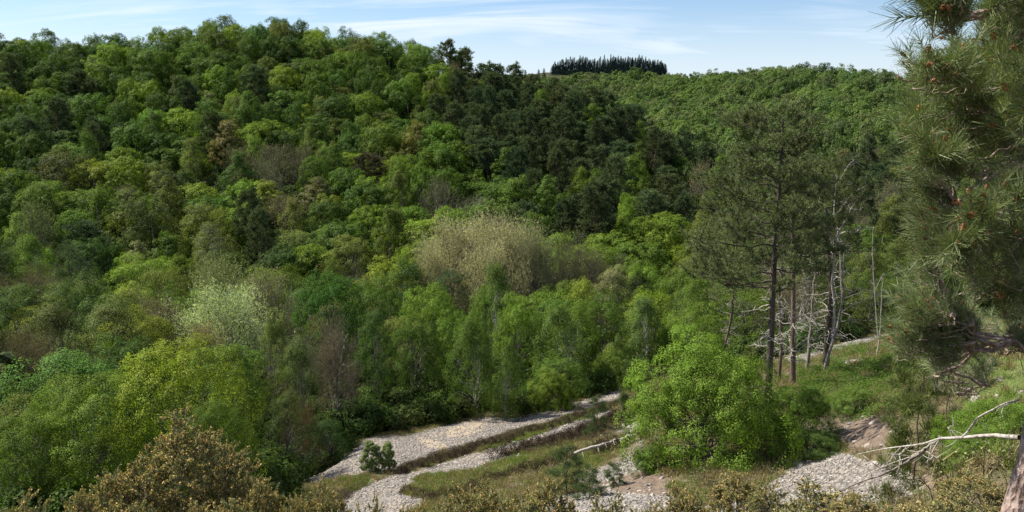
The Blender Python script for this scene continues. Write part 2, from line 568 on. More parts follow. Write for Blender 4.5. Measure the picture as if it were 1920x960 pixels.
def stone_material():
    m, t, out = new_mat('scree_stone')
    geo = t.nodes.new('ShaderNodeNewGeometry')
    r = t.nodes.new('ShaderNodeValToRGB')
    t.links.new(geo.outputs['Random Per Island'], r.inputs[0])
    el = r.color_ramp.elements
    el[0].color = (0.13, 0.12, 0.115, 1)
    el[1].color = (0.40, 0.365, 0.32, 1)
    for pos, c_ in ((0.3, (0.18, 0.165, 0.15)), (0.6, (0.245, 0.215, 0.19)), (0.9, (0.32, 0.28, 0.235))):
        e = el.new(pos)
        e.color = (*c_, 1)
    nz = t.nodes.new('ShaderNodeTexNoise')
    setin(nz, Scale=16.0, Detail=4.0)
    tc_ = t.nodes.new('ShaderNodeTexCoord')
    t.links.new(tc_.outputs['Object'], nz.inputs['Vector'])
    c0 = mix(t, maprange(t, nz.outputs[0], 0.5, 0.7, 0, 0.5), r.outputs[0], (0.2, 0.19, 0.15))
    p = principled(t, 0.85, 0.25)
    t.links.new(c0, p.inputs['Base Color'])
    t.links.new(p.outputs[0], out.inputs[0])
    return m


MAT['ground'] = ground_material()
MAT['stone'] = stone_material()
MAT['gorse_green'] = leaf_material('gorse_green', (0.175, 0.185, 0.075), vary=0.4, trans=0.15, spec=0.3)
MAT['gorse_flower'] = leaf_material('gorse_flower', (0.52, 0.36, 0.17), vary=0.4, trans=0.25, hue=0.1)
MAT['heather_twig'] = leaf_material('heather_twig', (0.047, 0.034, 0.024), vary=0.45, trans=0.1, hue=0.1)
MAT['grass_blade'] = leaf_material('grass_blade', (0.135, 0.185, 0.045), vary=0.45, trans=0.3)
MAT['dry_blade'] = leaf_material('dry_blade', (0.24, 0.19, 0.1), vary=0.4, trans=0.2, hue=0.1)
MAT['bracken'] = leaf_material('bracken_leaf', (0.09, 0.16, 0.032), vary=0.4, trans=0.35)
MAT['pine_needle_near'] = leaf_material('pine_needle_near', (0.115, 0.15, 0.06), vary=0.45, trans=0.15, rough=0.5, spec=0.3)
MAT['pine_cone'] = leaf_material('pine_cone', (0.26, 0.12, 0.06), vary=0.3, trans=0.05, rough=0.7, hue=0.1)

# ------------------------------------------------------------------ mesh building with numpy
COL = SC.collection


class Geo:
    def __init__(self):
        self.v, self.f, self.m, self.n = [], [], [], 0

    def add(self, V, Q, mat=0):
        V = np.asarray(V, float).reshape(-1, 3)
        Q = np.asarray(Q, int).reshape(-1, 4)
        self.v.append(V)
        self.f.append(Q + self.n)
        self.m.append(np.full(len(Q), mat))
        self.n += len(V)

    def merge(self, o, mat=None):
        for V, Q, m in zip(o.v, o.f, o.m):
            self.v.append(V)
            self.m.append(m if mat is None else np.full(len(m), mat))
        off = self.n
        base = 0
        for Q in o.f:
            self.f.append(Q + off)
        self.n += o.n

    def mesh(self, name, mats, smooth=False):
        me = bpy.data.meshes.new(name)
        if not self.v:
            return me
        V = np.concatenate(self.v)
        Q = np.concatenate(self.f)
        mi = np.concatenate(self.m)
        me.vertices.add(len(V))
        me.vertices.foreach_set('co', V.astype(np.float32).ravel())
        me.loops.add(len(Q) * 4)
        me.loops.foreach_set('vertex_index', Q.astype(np.int32).ravel())
        me.polygons.add(len(Q))
        me.polygons.foreach_set('loop_start', np.arange(0, len(Q) * 4, 4, dtype=np.int32))
        me.polygons.foreach_set('material_index', mi.astype(np.int32))
        if smooth:
            me.polygons.foreach_set('use_smooth', np.ones(len(Q), bool))
        for k in mats:
            me.materials.append(MAT[k])
        me.update()
        me.validate()
        return me

    def arrays(self):
        return np.concatenate(self.v), np.concatenate(self.f), np.concatenate(self.m)


def unit(a):
    return a / np.maximum(np.linalg.norm(a, axis=-1, keepdims=True), 1e-9)


def leaves(geo, P, nrm, size, rs, aspect=0.6, mat=0, along=None, bend=0.18):
    """one folded rhombic leaf (two faces along its midrib) at every point"""
    n = len(P)
    if n == 0:
        return
    size = np.broadcast_to(size, (n,))[:, None]
    nrm = unit(nrm)
    ref = rs.normal(size=(n, 3)) if along is None else along
    t = unit(ref - nrm * (ref * nrm).sum(1, keepdims=True))
    b = np.cross(nrm, t)
    V = np.empty((n, 4, 3))
    V[:, 0] = P - t * size * 0.5
    V[:, 1] = P + b * size * 0.5 * aspect + nrm * size * bend
    V[:, 2] = P + t * size * 0.5
    V[:, 3] = P - b * size * 0.5 * aspect + nrm * size * bend
    geo.add(V.reshape(-1, 3), np.arange(n * 4).reshape(n, 4), mat)


def blades(geo, P, D, length, width, rs, mat=0):
    """thin needles or blades starting at P along D"""
    n = len(P)
    length = np.broadcast_to(length, (n,))[:, None]
    D = unit(D)
    s = unit(np.cross(D, rs.normal(size=(n, 3)))) * (np.broadcast_to(width, (n,))[:, None] * 0.5)
    V = np.empty((n, 4, 3))
    V[:, 0] = P - s
    V[:, 1] = P + s
    V[:, 2] = P + D * length + s * 0.35
    V[:, 3] = P + D * length - s * 0.35
    geo.add(V.reshape(-1, 3), np.arange(n * 4).reshape(n, 4), mat)


def tube(geo, pts, radii, sides=6, mat=0):
    pts = np.asarray(pts, float)
    radii = np.asarray(radii, float)
    n = len(pts)
    tan = unit(np.gradient(pts, axis=0))
    ref = np.array([0.31, 0.95, 0.1]) if abs(tan[:, 2]).mean() > 0.7 else np.array([0.05, 0.1, 1.0])
    a = unit(np.cross(tan, ref))
    b = np.cross(tan, a)
    th = np.arange(sides) * 2 * math.pi / sides
    V = pts[:, None, :] + radii[:, None, None] * (np.cos(th)[None, :, None] * a[:, None, :] + np.sin(th)[None, :, None] * b[:, None, :])
    Q = []
    for i in range(n - 1):
        for j in range(sides):
            k = (j + 1) % sides
            Q.append((i * sides + j, i * sides + k, (i + 1) * sides + k, (i + 1) * sides + j))
    geo.add(V.reshape(-1, 3), Q, mat)


def curve_pts(a, b, rs, n=6, wob=0.08, sag=0.0):
    a, b = np.asarray(a, float), np.asarray(b, float)
    t = np.linspace(0, 1, n)[:, None]
    L = np.linalg.norm(b - a)
    p = a + (b - a) * t
    w = rs.normal(size=(n, 3)) * wob * L
    w[0] = 0
    w[-1] = 0
    p = p + w * np.sin(t * math.pi)
    p[:, 2] += (np.sin(t * math.pi) * sag * L)[:, 0]
    return p


def sphere_dirs(n, rs):
    return unit(rs.normal(size=(n, 3)))


# ------------------------------------------------------------------ tree shapes
def lobes_on(rs, n, R, z0, H, shape):
    """clump centres over a crown; shape gives the radius (0..1) at relative height h"""
    out = []
    ga = math.pi * (3 - math.sqrt(5))
    for i in range(n):
        h = (i + 0.5) / n
        h = h ** 0.85
        rr = shape(h) * R
        th = i * ga + rs.normal() * 0.35
        k = 0.78 + 0.3 * rs.random()
        out.append((math.cos(th) * rr * k, math.sin(th) * rr * k, z0 + h * (H - z0) * (0.94 + 0.1 * rs.random())))
    return np.array(out)


SHAPES = {
    'oak': lambda h: math.sqrt(max(0.02, 1 - (abs(h - 0.38) / 0.66) ** 2.2)),
    'dome': lambda h: math.sqrt(max(0.01, 1 - (max(0, h - 0.12) / 0.9) ** 2)),
    'egg': lambda h: max(0.06, math.sin(math.pi * min(1, (h * 0.93 + 0.09))) ** 0.8) * (1 - 0.25 * h),
    'tall': lambda h: max(0.05, (1 - h) ** 0.55) * (0.75 + 0.25 * math.sin(h * 9)),
}


def broadleaf(seed, H=10.0, W=8.0, base=0.22, shape='oak', nlobe=38, lobe=0.2, nsub=9, sub=0.42, nleaf=9000, leaf=0.22, droop=0.0,
              bark='bark_grey', limb=True, trunk_r=0.2, solid=0.35, elong=1.0, leafmat='leaf', sparse=0.0, lean=0.0, low=0.0, jit=0.06):
    rs = np.random.RandomState(seed)
    R = W / 2
    z0 = H * base
    C_ = lobes_on(rs, nlobe, R * (1 - lobe * 0.9), z0 + lobe * R * 0.4, H - lobe * R * 0.8, SHAPES[shape])
    C_[:, 0] += rs.normal() * R * 0.12
    C_[:, 1] += rs.normal() * R * 0.12
    C_ += rs.normal(size=C_.shape) * R * jit
    nin = int(nlobe * solid)
    inner = C_[rs.randint(0, nlobe, nin)] * np.array([0.5, 0.5, 1]) + np.array([0, 0, -0.06 * H])
    allc = np.concatenate([C_, inner])
    lr = R * lobe * rs.uniform(0.8, 1.3, len(allc)) * 1.6
    mid = np.array([0, 0, z0 + (H - z0) * 0.42])
    crown = Geo()
    subs, subr, subo = [], [], []
    for c_, r_ in zip(allc, lr):
        o = unit((c_ - mid)[None])[0]
        d = unit(sphere_dirs(nsub, rs) + 0.75 * o + np.array([0, 0, 0.25]))
        p = c_ + d * r_ * rs.uniform(0.55, 1.0, (nsub, 1)) * np.array([1, 1, elong])
        subs.append(p)
        subr.append(r_ * sub * rs.uniform(0.7, 1.35, nsub))
        subo.append(unit(d + o * 0.5))
    subs, subr, subo = np.concatenate(subs), np.concatenate(subr), np.concatenate(subo)
    keep = rs.random(len(subs)) > sparse
    subs, subr, subo = subs[keep], subr[keep], subo[keep]
    if low:
        subs[:, 2] = np.maximum(subs[:, 2], low)
    w = subr ** 2
    idx = rs.choice(len(subs), nleaf, p=w / w.sum())
    d = unit(sphere_dirs(nleaf, rs) + subo[idx] * 0.7)
    P = subs[idx] + d * subr[idx][:, None] * rs.uniform(0.35, 1.0, (nleaf, 1)) ** 0.6
    P[:, 2] -= droop * subr[idx] * rs.random(nleaf) * 2.2
    nrm = unit(d + subo[idx] * 0.7 + sphere_dirs(nleaf, rs) * 0.38 + np.array([0, 0, 0.3]))
    along = None
    if droop:
        along = sphere_dirs(nleaf, rs) * 0.5 + np.array([0, 0, -1])
    leaves(crown, P, nrm, leaf * rs.uniform(0.6, 1.3, nleaf), rs, 0.62, 0, along)
    wood = Geo()
    top = np.array([lean * H + rs.normal() * 0.03 * H, rs.normal() * 0.03 * H, H * 0.86])
    tp = curve_pts((0, 0, -0.5), top, rs, 8, 0.015)
    tr = trunk_r * (1 - np.linspace(0, 1, 8) * 0.9)
    tr[0] *= 1.35
    tube(wood, tp, tr, 7)
    if limb:
        for c_ in C_[::1]:
            hz = np.clip((c_[2] / H) * 0.62, 0.12, 0.75)
            i = hz * 7
            k = int(i)
            s = tp[k] + (tp[k + 1] - tp[k]) * (i - k)
            e = c_
            r0 = trunk_r * 0.42 * (1 - hz * 0.6)
            q = curve_pts(s, e, rs, 5, 0.05, 0.06)
            tube(wood, q, np.linspace(r0, r0 * 0.18, 5), 4)
    return crown, wood, (leafmat, bark)


def twiggy(seed, H=11.0, W=9.0, base=0.2, nlimb=26, ntw=2600, nleaf=2500, leaf=0.16, tw_len=1.2, tw_w=0.035, spread=0.55, bark='bark_grey', shape='dome', leafmat='leaf', trunk_r=0.18):
    """loose crown of fine upward twigs with small catkins or unopened leaves"""
    rs = np.random.RandomState(seed)
    R = W / 2
    wood, crown = Geo(), Geo()
    top = np.array([rs.normal() * 0.2, rs.normal() * 0.2, H * 0.55])
    tp = curve_pts((0, 0, -0.5), top, rs, 6, 0.02)
    tube(wood, tp, trunk_r * (1 - np.linspace(0, 1, 6) * 0.6), 6)
    C_ = lobes_on(rs, nlimb, R * 0.88, H * base, H * 0.93, SHAPES[shape])
    ends = []
    for c_ in C_:
        k = int(np.clip(c_[2] / H * 5, 0, 4))
        q = curve_pts(tp[k] * np.array([1, 1, 0.9]), c_, rs, 6, 0.06, 0.1)
        r0 = trunk_r * 0.42
        tube(wood, q, np.linspace(r0, r0 * 0.15, 6), 4)
        ends.append(q[2:])
        for _ in range(3):
            e2 = c_ + rs.normal(size=3) * R * 0.2 + np.array([0, 0, 0.5])
            q2 = curve_pts(q[3], e2, rs, 4, 0.06, 0.05)
            tube(wood, q2, np.linspace(r0 * 0.35, r0 * 0.1, 4), 3)
            ends.append(q2[1:])
    E = np.concatenate(ends)
    mid = np.array([0, 0, H * 0.35])
    i = rs.randint(0, len(E), ntw)
    P = E[i] + rs.normal(size=(ntw, 3)) * R * 0.13
    D = unit(unit(P - mid) * 1.1 + rs.normal(size=(ntw, 3)) * spread + np.array([0, 0, 0.3]))
    L = tw_len * rs.uniform(0.5, 1.2, ntw)
    blades(crown, P, D, L, tw_w, rs, 0)
    i = rs.randint(0, ntw, nleaf)
    Q = P[i] + D[i] * (L[i] * rs.uniform(0.3, 1.1, nleaf))[:, None] + rs.normal(size=(nleaf, 3)) * 0.08
    leaves(crown, Q, D[i] + rs.normal(size=(nleaf, 3)), leaf * rs.uniform(0.6, 1.3, nleaf), rs, 0.5, 0)
    return crown, wood, (leafmat, bark)


def pine(seed, H=14.0, W=7.0, base=0.35, nbr=34, npuff=9, nn_=7, puff=0.62, nl=0.5, nw=0.06, bark='bark_pine', trunk_r=0.2, top_flat=0.5, lean=(0, 0), dead=8, fill=1.0, leafmat='needle'):
    """pine: open tiers of branches, each carrying tufts of needles at its end"""
    rs = np.random.RandomState(seed)
    wood, crown = Geo(), Geo()
    R = W / 2
    top = np.array([lean[0], lean[1], H])
    tp = curve_pts((0, 0, -0.6), top, rs, 10, 0.008)
    trr = trunk_r * (1 - np.linspace(0, 1, 10) * 0.88)
    tube(wood, tp, trr, 8)

    def tk(h):
        i = np.clip(h, 0, 0.999) * 9
        k = int(i)
        return tp[k] + (tp[k + 1] - tp[k]) * (i - k)
    TP, TD = [], []
    for b in range(nbr):
        h = base + (1 - base) * ((b + rs.random()) / nbr) ** 0.9
        rel = (h - base) / (1 - base)
        prof = (1 - rel) ** top_flat * (0.55 + 0.45 * min(1, rel * 5 + 0.35))
        L = R * prof * rs.uniform(0.65, 1.1) + 0.25
        th = b * 2.4 + rs.normal() * 0.4
        s = tk(h)
        rise = 0.1 + 0.55 * rel
        e = s + np.array([math.cos(th) * L, math.sin(th) * L, L * rise * rs.uniform(0.4, 1.2)])
        q = curve_pts(s, e, rs, 6, 0.05, -0.05)
        r0 = 0.2 * trunk_r * (1.3 - rel)
        tube(wood, q, np.linspace(r0, r0 * 0.3, 6), 4)
        m = max(4, int(npuff * (0.4 + L / R) * fill))
        for k in range(m):
            t = 0.35 + 0.65 * rs.random() ** 0.6
            i = t * 5
            kk = min(4, int(i))
            p = q[kk] + (q[kk + 1] - q[kk]) * (i - kk) + rs.normal(size=3) * np.array([0.16, 0.16, 0.07]) * R * 0.8 * (0.5 + t * 0.5)
            TP.append(p)
            TD.append(unit(((e - s) / max(L, .1) * 0.5 + rs.normal(size=3) * 0.45 + np.array([0, 0, 0.75]))[None])[0])
    for k in range(dead):
        h = base * (0.3 + 0.7 * rs.random())
        s = tk(h)
        th = rs.random() * 6.28
        L = rs.uniform(0.4, 1.0) * R * 0.5
        q = curve_pts(s, s + np.array([math.cos(th) * L, math.sin(th) * L, rs.normal() * 0.25 * L]), rs, 4, 0.08)
        tube(wood, q, np.linspace(0.1 * trunk_r, 0.02 * trunk_r, 4), 3)
    TP, TD = np.array(TP), np.array(TD)
    n = len(TP)
    rep = np.repeat(np.arange(n), nn_)
    tuft = puff * rs.uniform(0.7, 1.25, n)
    D = unit(TD[rep] * 0.75 + sphere_dirs(n * nn_, rs))
    P = TP[rep] + D * (tuft[rep] * 0.12)[:, None] + TD[rep] * (rs.random(n * nn_) * tuft[rep] * 0.55)[:, None]
    blades(crown, P, D, nl * rs.uniform(0.6, 1.2, n * nn_) * tuft[rep] / puff, nw, rs, 0)
    return crown, wood, (leafmat, bark)


def spruce(seed, H=18.0, W=5.0, nl=1500):
    rs = np.random.RandomState(seed)
    wood, crown = Geo(), Geo()
    tube(wood, [(0, 0, -0.5), (0, 0, H * 0.5), (0, 0, H * 0.98)], [0.22, 0.14, 0.02], 5)
    h = rs.random(nl) ** 0.8
    tier = np.round(h * 16) / 16
    h = tier * 0.85 + h * 0.15
    r = (1 - h) ** 0.8 * W / 2 * rs.uniform(0.2, 1.05, nl) + 0.1
    th = rs.random(nl) * 6.283
    P = np.stack([np.cos(th) * r, np.sin(th) * r, H * (0.06 + 0.94 * h) - 0.25 * r], 1)
    D = np.stack([np.cos(th), np.sin(th), -0.25 + 0 * th], 1)
    leaves(crown, P, np.array([0, 0, 1.0]) + D * 0.5 + rs.normal(size=(nl, 3)) * 0.3, 1.1 * rs.uniform(0.6, 1.2, nl), rs, 0.6, 0, D)
    blades(crown, np.array([[0, 0, H * 0.93]]), np.array([[0, 0, 1.0]]), H * 0.09, 0.2, rs, 0)
    return crown, wood, ('needle', 'bark_dark')


# ------------------------------------------------------------------ objects
def link(o):
    COL.objects.link(o)
    return o


def props(o, label=None, category=None, group=None, kind=None):
    if label:
        o['label'] = label
    if category:
        o['category'] = category
    if group:
        o['group'] = group
    if kind:
        o['kind'] = kind
    return o


def mesh_obj(name, me, parent=None, colour=None):
    o = bpy.data.objects.new(name, me)
    link(o)
    if parent is not None:
        o.parent = parent
    if colour is not None:
        o.color = (*colour, 1)
    return o


def empty(name, loc=(0, 0, 0), rz=0.0, scale=1.0):
    e = bpy.data.objects.new(name, None)
    e.empty_display_size = 0.5
    link(e)
    e.location = loc
    e.rotation_euler = (0, 0, rz)
    e.scale = (scale, scale, scale) if isinstance(scale, (int, float)) else scale
    return e


class Proto:
    """one tree shape: separate crown and trunk meshes, and the two in one mesh for far trees"""
    def __init__(self, name, build, H, W, far=False):
        crown, wood, (lm, bk) = build
        self.H, self.W = H, W
        if far:
            j = Geo()
            j.merge(crown, 0)
            j.merge(wood, 1)
            self.joined = j.mesh(name, [lm, bk])
            self.crown = self.trunk = None
        else:
            self.crown = crown.mesh(name + '_crown', [lm])
            self.trunk = wood.mesh(name + '_trunk', [bk])
            self.joined = None


def place(proto, name, loc, height, width, rz, colour, label, group=None, category='tree', tilt=(0, 0)):
    sz, sx = height / proto.H, width / proto.W
    if proto.joined is not None:
        o = mesh_obj(name, proto.joined, None, colour)
        o.location = loc
        o.rotation_euler = (tilt[0], tilt[1], rz)
        o.scale = (sx, sx, sz)
    else:
        o = empty(name, loc, rz)
        o.rotation_euler = (tilt[0], tilt[1], rz)
        o.scale = (sx, sx, sz)
        mesh_obj('trunk', proto.trunk, o)
        mesh_obj('crown', proto.crown, o, colour)
    return props(o, label, category, group)


def gn_scatter(name, points, scales, rots, sources, label, group=None, kind='stuff', category=None):
    """uncountable cover: one object whose geometry nodes put one of the source shapes at every point"""
    points = np.asarray(points, np.float32)
    me = bpy.data.meshes.new(name)
    me.vertices.add(len(points))
    me.vertices.foreach_set('co', points.ravel())
    a = me.attributes.new('size', 'FLOAT_VECTOR', 'POINT')
    a.data.foreach_set('vector', np.asarray(scales, np.float32).ravel())
    a = me.attributes.new('turn', 'FLOAT_VECTOR', 'POINT')
    a.data.foreach_set('vector', np.asarray(rots, np.float32).ravel())
    me.update()
    coll = bpy.data.collections.new(name + '_shapes')
    for i, s in enumerate(sources):
        coll.objects.link(bpy.data.objects.new(name + '_shape', s))
    ng = bpy.data.node_groups.new(name, 'GeometryNodeTree')
    ng.interface.new_socket('Geometry', in_out='INPUT', socket_type='NodeSocketGeometry')
    ng.interface.new_socket('Geometry', in_out='OUTPUT', socket_type='NodeSocketGeometry')
    gi = ng.nodes.new('NodeGroupInput')
    go = ng.nodes.new('NodeGroupOutput')
    ci = ng.nodes.new('GeometryNodeCollectionInfo')
    ci.inputs['Collection'].default_value = coll
    ci.inputs['Separate Children'].default_value = True
    ci.inputs['Reset Children'].default_value = True
    iop = ng.nodes.new('GeometryNodeInstanceOnPoints')
    iop.inputs['Pick Instance'].default_value = True
    rnd = ng.nodes.new('FunctionNodeRandomValue')
    rnd.data_type = 'INT'
    rnd.inputs[4].default_value = 0
    rnd.inputs[5].default_value = len(sources) - 1
    rnd.inputs['Seed'].default_value = 3
    na = ng.nodes.new('GeometryNodeInputNamedAttribute')
    na.data_type = 'FLOAT_VECTOR'
    na.inputs[0].default_value = 'size'
    nb = ng.nodes.new('GeometryNodeInputNamedAttribute')
    nb.data_type = 'FLOAT_VECTOR'
    nb.inputs[0].default_value = 'turn'
    e2r = ng.nodes.new('FunctionNodeEulerToRotation')
    L = ng.links.new
    L(gi.outputs[0], iop.inputs['Points'])
    L(ci.outputs[0], iop.inputs['Instance'])
    L(rnd.outputs[2], iop.inputs['Instance Index'])
    L(na.outputs[0], iop.inputs['Scale'])
    L(nb.outputs[0], e2r.inputs[0])
    L(e2r.outputs[0], iop.inputs['Rotation'])
    L(iop.outputs[0], go.inputs[0])
    o = bpy.data.objects.new(name, me)
    link(o)
    md = o.modifiers.new('scatter', 'NODES')
    md.node_group = ng
    return props(o, label, category, group, kind)
# ------------------------------------------------------------------ the ground sheet
RS = np.random.RandomState(7)
random.seed(7)


def build_ground():
    az = np.concatenate([np.arange(-180, -38, 5.0), np.arange(-38, 38, 0.16), np.arange(38, 180, 5.0)])
    az = np.radians(az)
    rr = np.concatenate([np.geomspace(0.6, 18, 60)[:-1], np.arange(18, 95, 0.36), np.geomspace(95, 9000, 120)])
    A, Rr = np.meshgrid(az, rr)
    X, Y = Rr * np.sin(A), Rr * np.cos(A)
    x, y = X.ravel(), Y.ravel()
    z = height(x, y)
    far = np.clip((np.hypot(x, y) - 1050) / 500, 0, 1)
    z = z * (1 - far) + far * 22
    z = np.append(z, -1.7)
    x = np.append(x, 0.0)
    y = np.append(y, 0.0)
    na, nr = len(az), len(rr)
    i = np.arange(nr - 1)[:, None] * na
    j = np.arange(na)[None, :]
    jn = (j + 1) % na
    Q = np.stack([i + j, i + jn, i + na + jn, i + na + j], 2).reshape(-1, 4)[:, ::-1]
    gm = Geo()
    gm.add(np.stack([x, y, z], 1), Q)
    # close the centre with quads that share the middle point
    c0 = nr * na
    gm.f.append(np.array([(c0, k % na, (k + 1) % na, (k + 2) % na) for k in range(0, na - 1, 2)]))
    gm.m.append(np.zeros(len(gm.f[-1])))
    me = gm.mesh('ground', ['ground'], smooth=True)
    x, y, z = [np.array([0.0]) if False else v for v in (x, y, z)]
    zm, px, py = zone_mask(x, y, z)
    fo = forest_mask(x, y, z)
    n = len(me.vertices)
    A1 = np.stack([zm['scree'], zm['grass'], zm['heather'], np.ones(n)], 1).astype(np.float32)
    A2 = np.stack([zm['soil'], zm['sand'], fo, np.ones(n)], 1).astype(np.float32)
    for nm, arr in (('zone_a', A1), ('zone_b', A2)):
        at_ = me.attributes.new(nm, 'FLOAT_COLOR', 'POINT')
        at_.data.foreach_set('color', arr.ravel())
    o = mesh_obj('ground', me)
    props(o, 'stony heath hillside falling to a wooded valley', None, None, 'structure')


build_ground()

# ------------------------------------------------------------------ tree shapes used on the hills
OAKF = [Proto('oak_tree', broadleaf(10 + i, 10, 8.6, 0.12, 'oak', 30, 0.22, 10, 0.36, 13000, 0.24, limb=False, solid=0.4), 10, 8.6, True) for i in range(6)]
DOMEF = [Proto('beech_tree', broadleaf(30 + i, 10, 8.6, 0.1, 'dome', 46, 0.16, 7, 0.5, 13000, 0.21, limb=False, solid=0.4), 10, 8.6, True) for i in range(4)]
BIRCHF = [Proto('birch_tree', broadleaf(50 + i, 11, 5.6, 0.1, 'egg', 30, 0.2, 9, 0.45, 9000, 0.19, droop=0.9, limb=False, bark='bark_birch', trunk_r=0.12), 11, 5.6, True) for i in range(4)]
TALLF = [Proto('ash_tree', broadleaf(60 + i, 12, 6.6, 0.15, 'egg', 26, 0.24, 10, 0.38, 9000, 0.23, limb=False, sparse=0.15), 12, 6.6, True) for i in range(3)]
BAREF = [Proto('bare_tree', twiggy(70 + i, 11, 8, ntw=2600, nleaf=1500, leaf=0.25, tw_len=0.8, tw_w=0.06, leafmat='twig'), 11, 8, True) for i in range(2)]
PINEF = [Proto('pine_tree', pine(80 + i, 13, 6.4, 0.38, 34, 14, 16, 0.8, 0.5, 0.1, fill=1.0), 13, 6.4, True) for i in range(6)]
PALEF = [Proto('willow_tree', twiggy(78, 9, 8, ntw=2600, nleaf=4500, leaf=0.25, tw_len=0.6, tw_w=0.05, leafmat='leaf'), 9, 8, True)]

OAKM = [Proto('oak_tree', broadleaf(110 + i, 10, 8.4, 0.12, 'oak', 44, 0.18, 11, 0.36, 24000, 0.145, solid=0.5), 10, 8.4) for i in range(4)]
DOMEM = [Proto('sallow_tree', broadleaf(130 + i, 8, 7.4, 0.06, 'dome', 50, 0.15, 8, 0.5, 20000, 0.12, solid=0.4), 8, 7.4) for i in range(2)]
BIRCHM = [Proto('birch_tree', broadleaf(150 + i, 11, 5.4, 0.08, 'egg', 36, 0.19, 10, 0.42, 20000, 0.115, droop=1.1, bark='bark_birch', trunk_r=0.1), 11, 5.4) for i in range(4)]
TALLM = [Proto('ash_tree', broadleaf(160 + i, 12, 6.6, 0.22, 'egg', 30, 0.22, 10, 0.5, 15000, 0.14, sparse=0.2), 12, 6.6) for i in range(3)]
BAREM = [Proto('bare_tree', twiggy(170 + i, 10, 7, 0.25, ntw=8000, nleaf=7000, leaf=0.12, tw_len=0.42, tw_w=0.026, leafmat='twig'), 10, 7) for i in range(2)]
PALEM = [Proto('willow_tree', twiggy(180 + i, 8, 8, 0.15, 30, ntw=9000, nleaf=24000, leaf=0.13, tw_len=0.32, tw_w=0.024, leafmat='leaf'), 8, 8) for i in range(2)]
PINEM = [Proto('pine_tree', pine(190 + i, 12, 5.6, 0.35, 32, 12, 14, 0.7, 0.45, 0.04), 12, 5.6) for i in range(3)]

SP = [Proto('spruce_tree', spruce(200 + i), 18, 5, True) for i in range(4)]

PAL = {
    'dark': (0.051, 0.096, 0.023), 'mid': (0.076, 0.132, 0.026), 'bright': (0.118, 0.192, 0.03), 'yellow': (0.145, 0.195, 0.032), 'olive': (0.10, 0.132, 0.038),
    'grey': (0.135, 0.150, 0.075), 'brown': (0.14, 0.14, 0.085), 'pine': (0.060, 0.088, 0.044), 'rust': (0.16, 0.095, 0.045), 'buff': (0.26, 0.235, 0.15), 'sage': (0.31, 0.37, 0.22),
}
WORD = {'dark': 'deep green', 'mid': 'mid green', 'bright': 'fresh bright green', 'yellow': 'yellow-green', 'olive': 'olive green', 'grey': 'grey-green', 'brown': 'brown leafless',
        'pine': 'blackish green', 'rust': 'rusty brown', 'buff': 'buff grey', 'sage': 'pale sage'}


def tint(key, rs, amount=0.13):
    b = np.array(PAL[key])
    v = 1 + rs.normal() * amount
    h = rs.normal() * 0.07 + 0.05
    return tuple(np.clip(b * v * np.array([1 + h, 1, 1 - h * 0.6]), 0.01, 0.4))


def inside(px, py, poly):
    return sdist(np.array([px]), np.array([py]), poly)[0] > 0


Z_PINES = [(815, 88), (900, 105), (1010, 132), (1100, 165), (1230, 212), (1330, 262), (1380, 330), (1340, 385), (1240, 392), (1100, 395), (960, 385), (940, 330), (870, 285), (830, 235), (800, 190), (830, 150)]
Z_BROWN = [[(430, 262), (540, 270), (600, 330), (610, 390), (540, 400), (500, 330), (430, 310)], [(470, 480), (590, 480), (650, 520), (560, 560), (480, 550)], [(610, 480), (720, 470), (740, 520), (640, 530)],
           [(0, 555), (120, 600), (130, 700), (40, 760), (0, 760)]]
Z_CREST = [(300, 60), (480, 30), (800, 80), (830, 170), (700, 190), (520, 150), (330, 130)]


def kind_at(px, py, Y, rs):
    r = rs.random()
    if inside(px, py, Z_PINES):
        if py > 290 and r < 0.26 or py < 290 and r < 0.16:
            return ('ash', 'mid') if rs.random() < 0.5 else ('birch', 'bright')
        if r > 0.97:
            return 'bare', 'brown'
        return 'pine', 'pine'
    if px > 1590 and 240 < py < 330 and r < 0.75:
        return 'pine', 'pine'
    if px > 1300 and py > 330 and Y < 260:
        return [('pine', 'pine'), ('birch', 'olive'), ('ash', 'olive'), ('bare', 'brown'), ('oak', 'mid')][int(r * 5)]
    for zb in Z_BROWN:
        if inside(px, py, zb) and r < 0.4:
            return ('bare', 'brown') if rs.random() < 0.6 else ('ash', 'grey')
    if inside(px, py, Z_CREST):
        k = rs.random()
        return ('beech' if k < 0.5 else 'oak'), ['mid', 'olive', 'mid', 'dark', 'bright'][int(r * 5)]
    if px < 330 and py < 260:
        return (('pine', 'pine') if r < 0.12 and py > 120 else ('oak', ['dark', 'dark', 'mid', 'mid', 'bright'][int(rs.random() * 5)]))
    if 380 < py < 470 and px > 950:
        return ('oak' if r < 0.75 else 'birch'), ['bright', 'bright', 'mid', 'bright'][int(rs.random() * 4)]
    if r < 0.50:
        return 'oak', ['dark', 'mid', 'mid', 'mid', 'bright', 'yellow' if py > 300 else 'dark', 'bright'][int(rs.random() * 7)]
    if r < 0.64:
        return 'beech', ['mid', 'olive', 'olive', 'bright'][int(rs.random() * 4)]
    if r < 0.80:
        return 'birch', ['olive', 'mid', 'bright', 'olive'][int(rs.random() * 4)]
    if r < 0.91:
        return 'ash', ['mid', 'olive', 'grey', 'dark', 'yellow'][int(rs.random() * 5)]
    if r < 0.965:
        return 'pine', 'pine'
    return 'bare', 'brown'


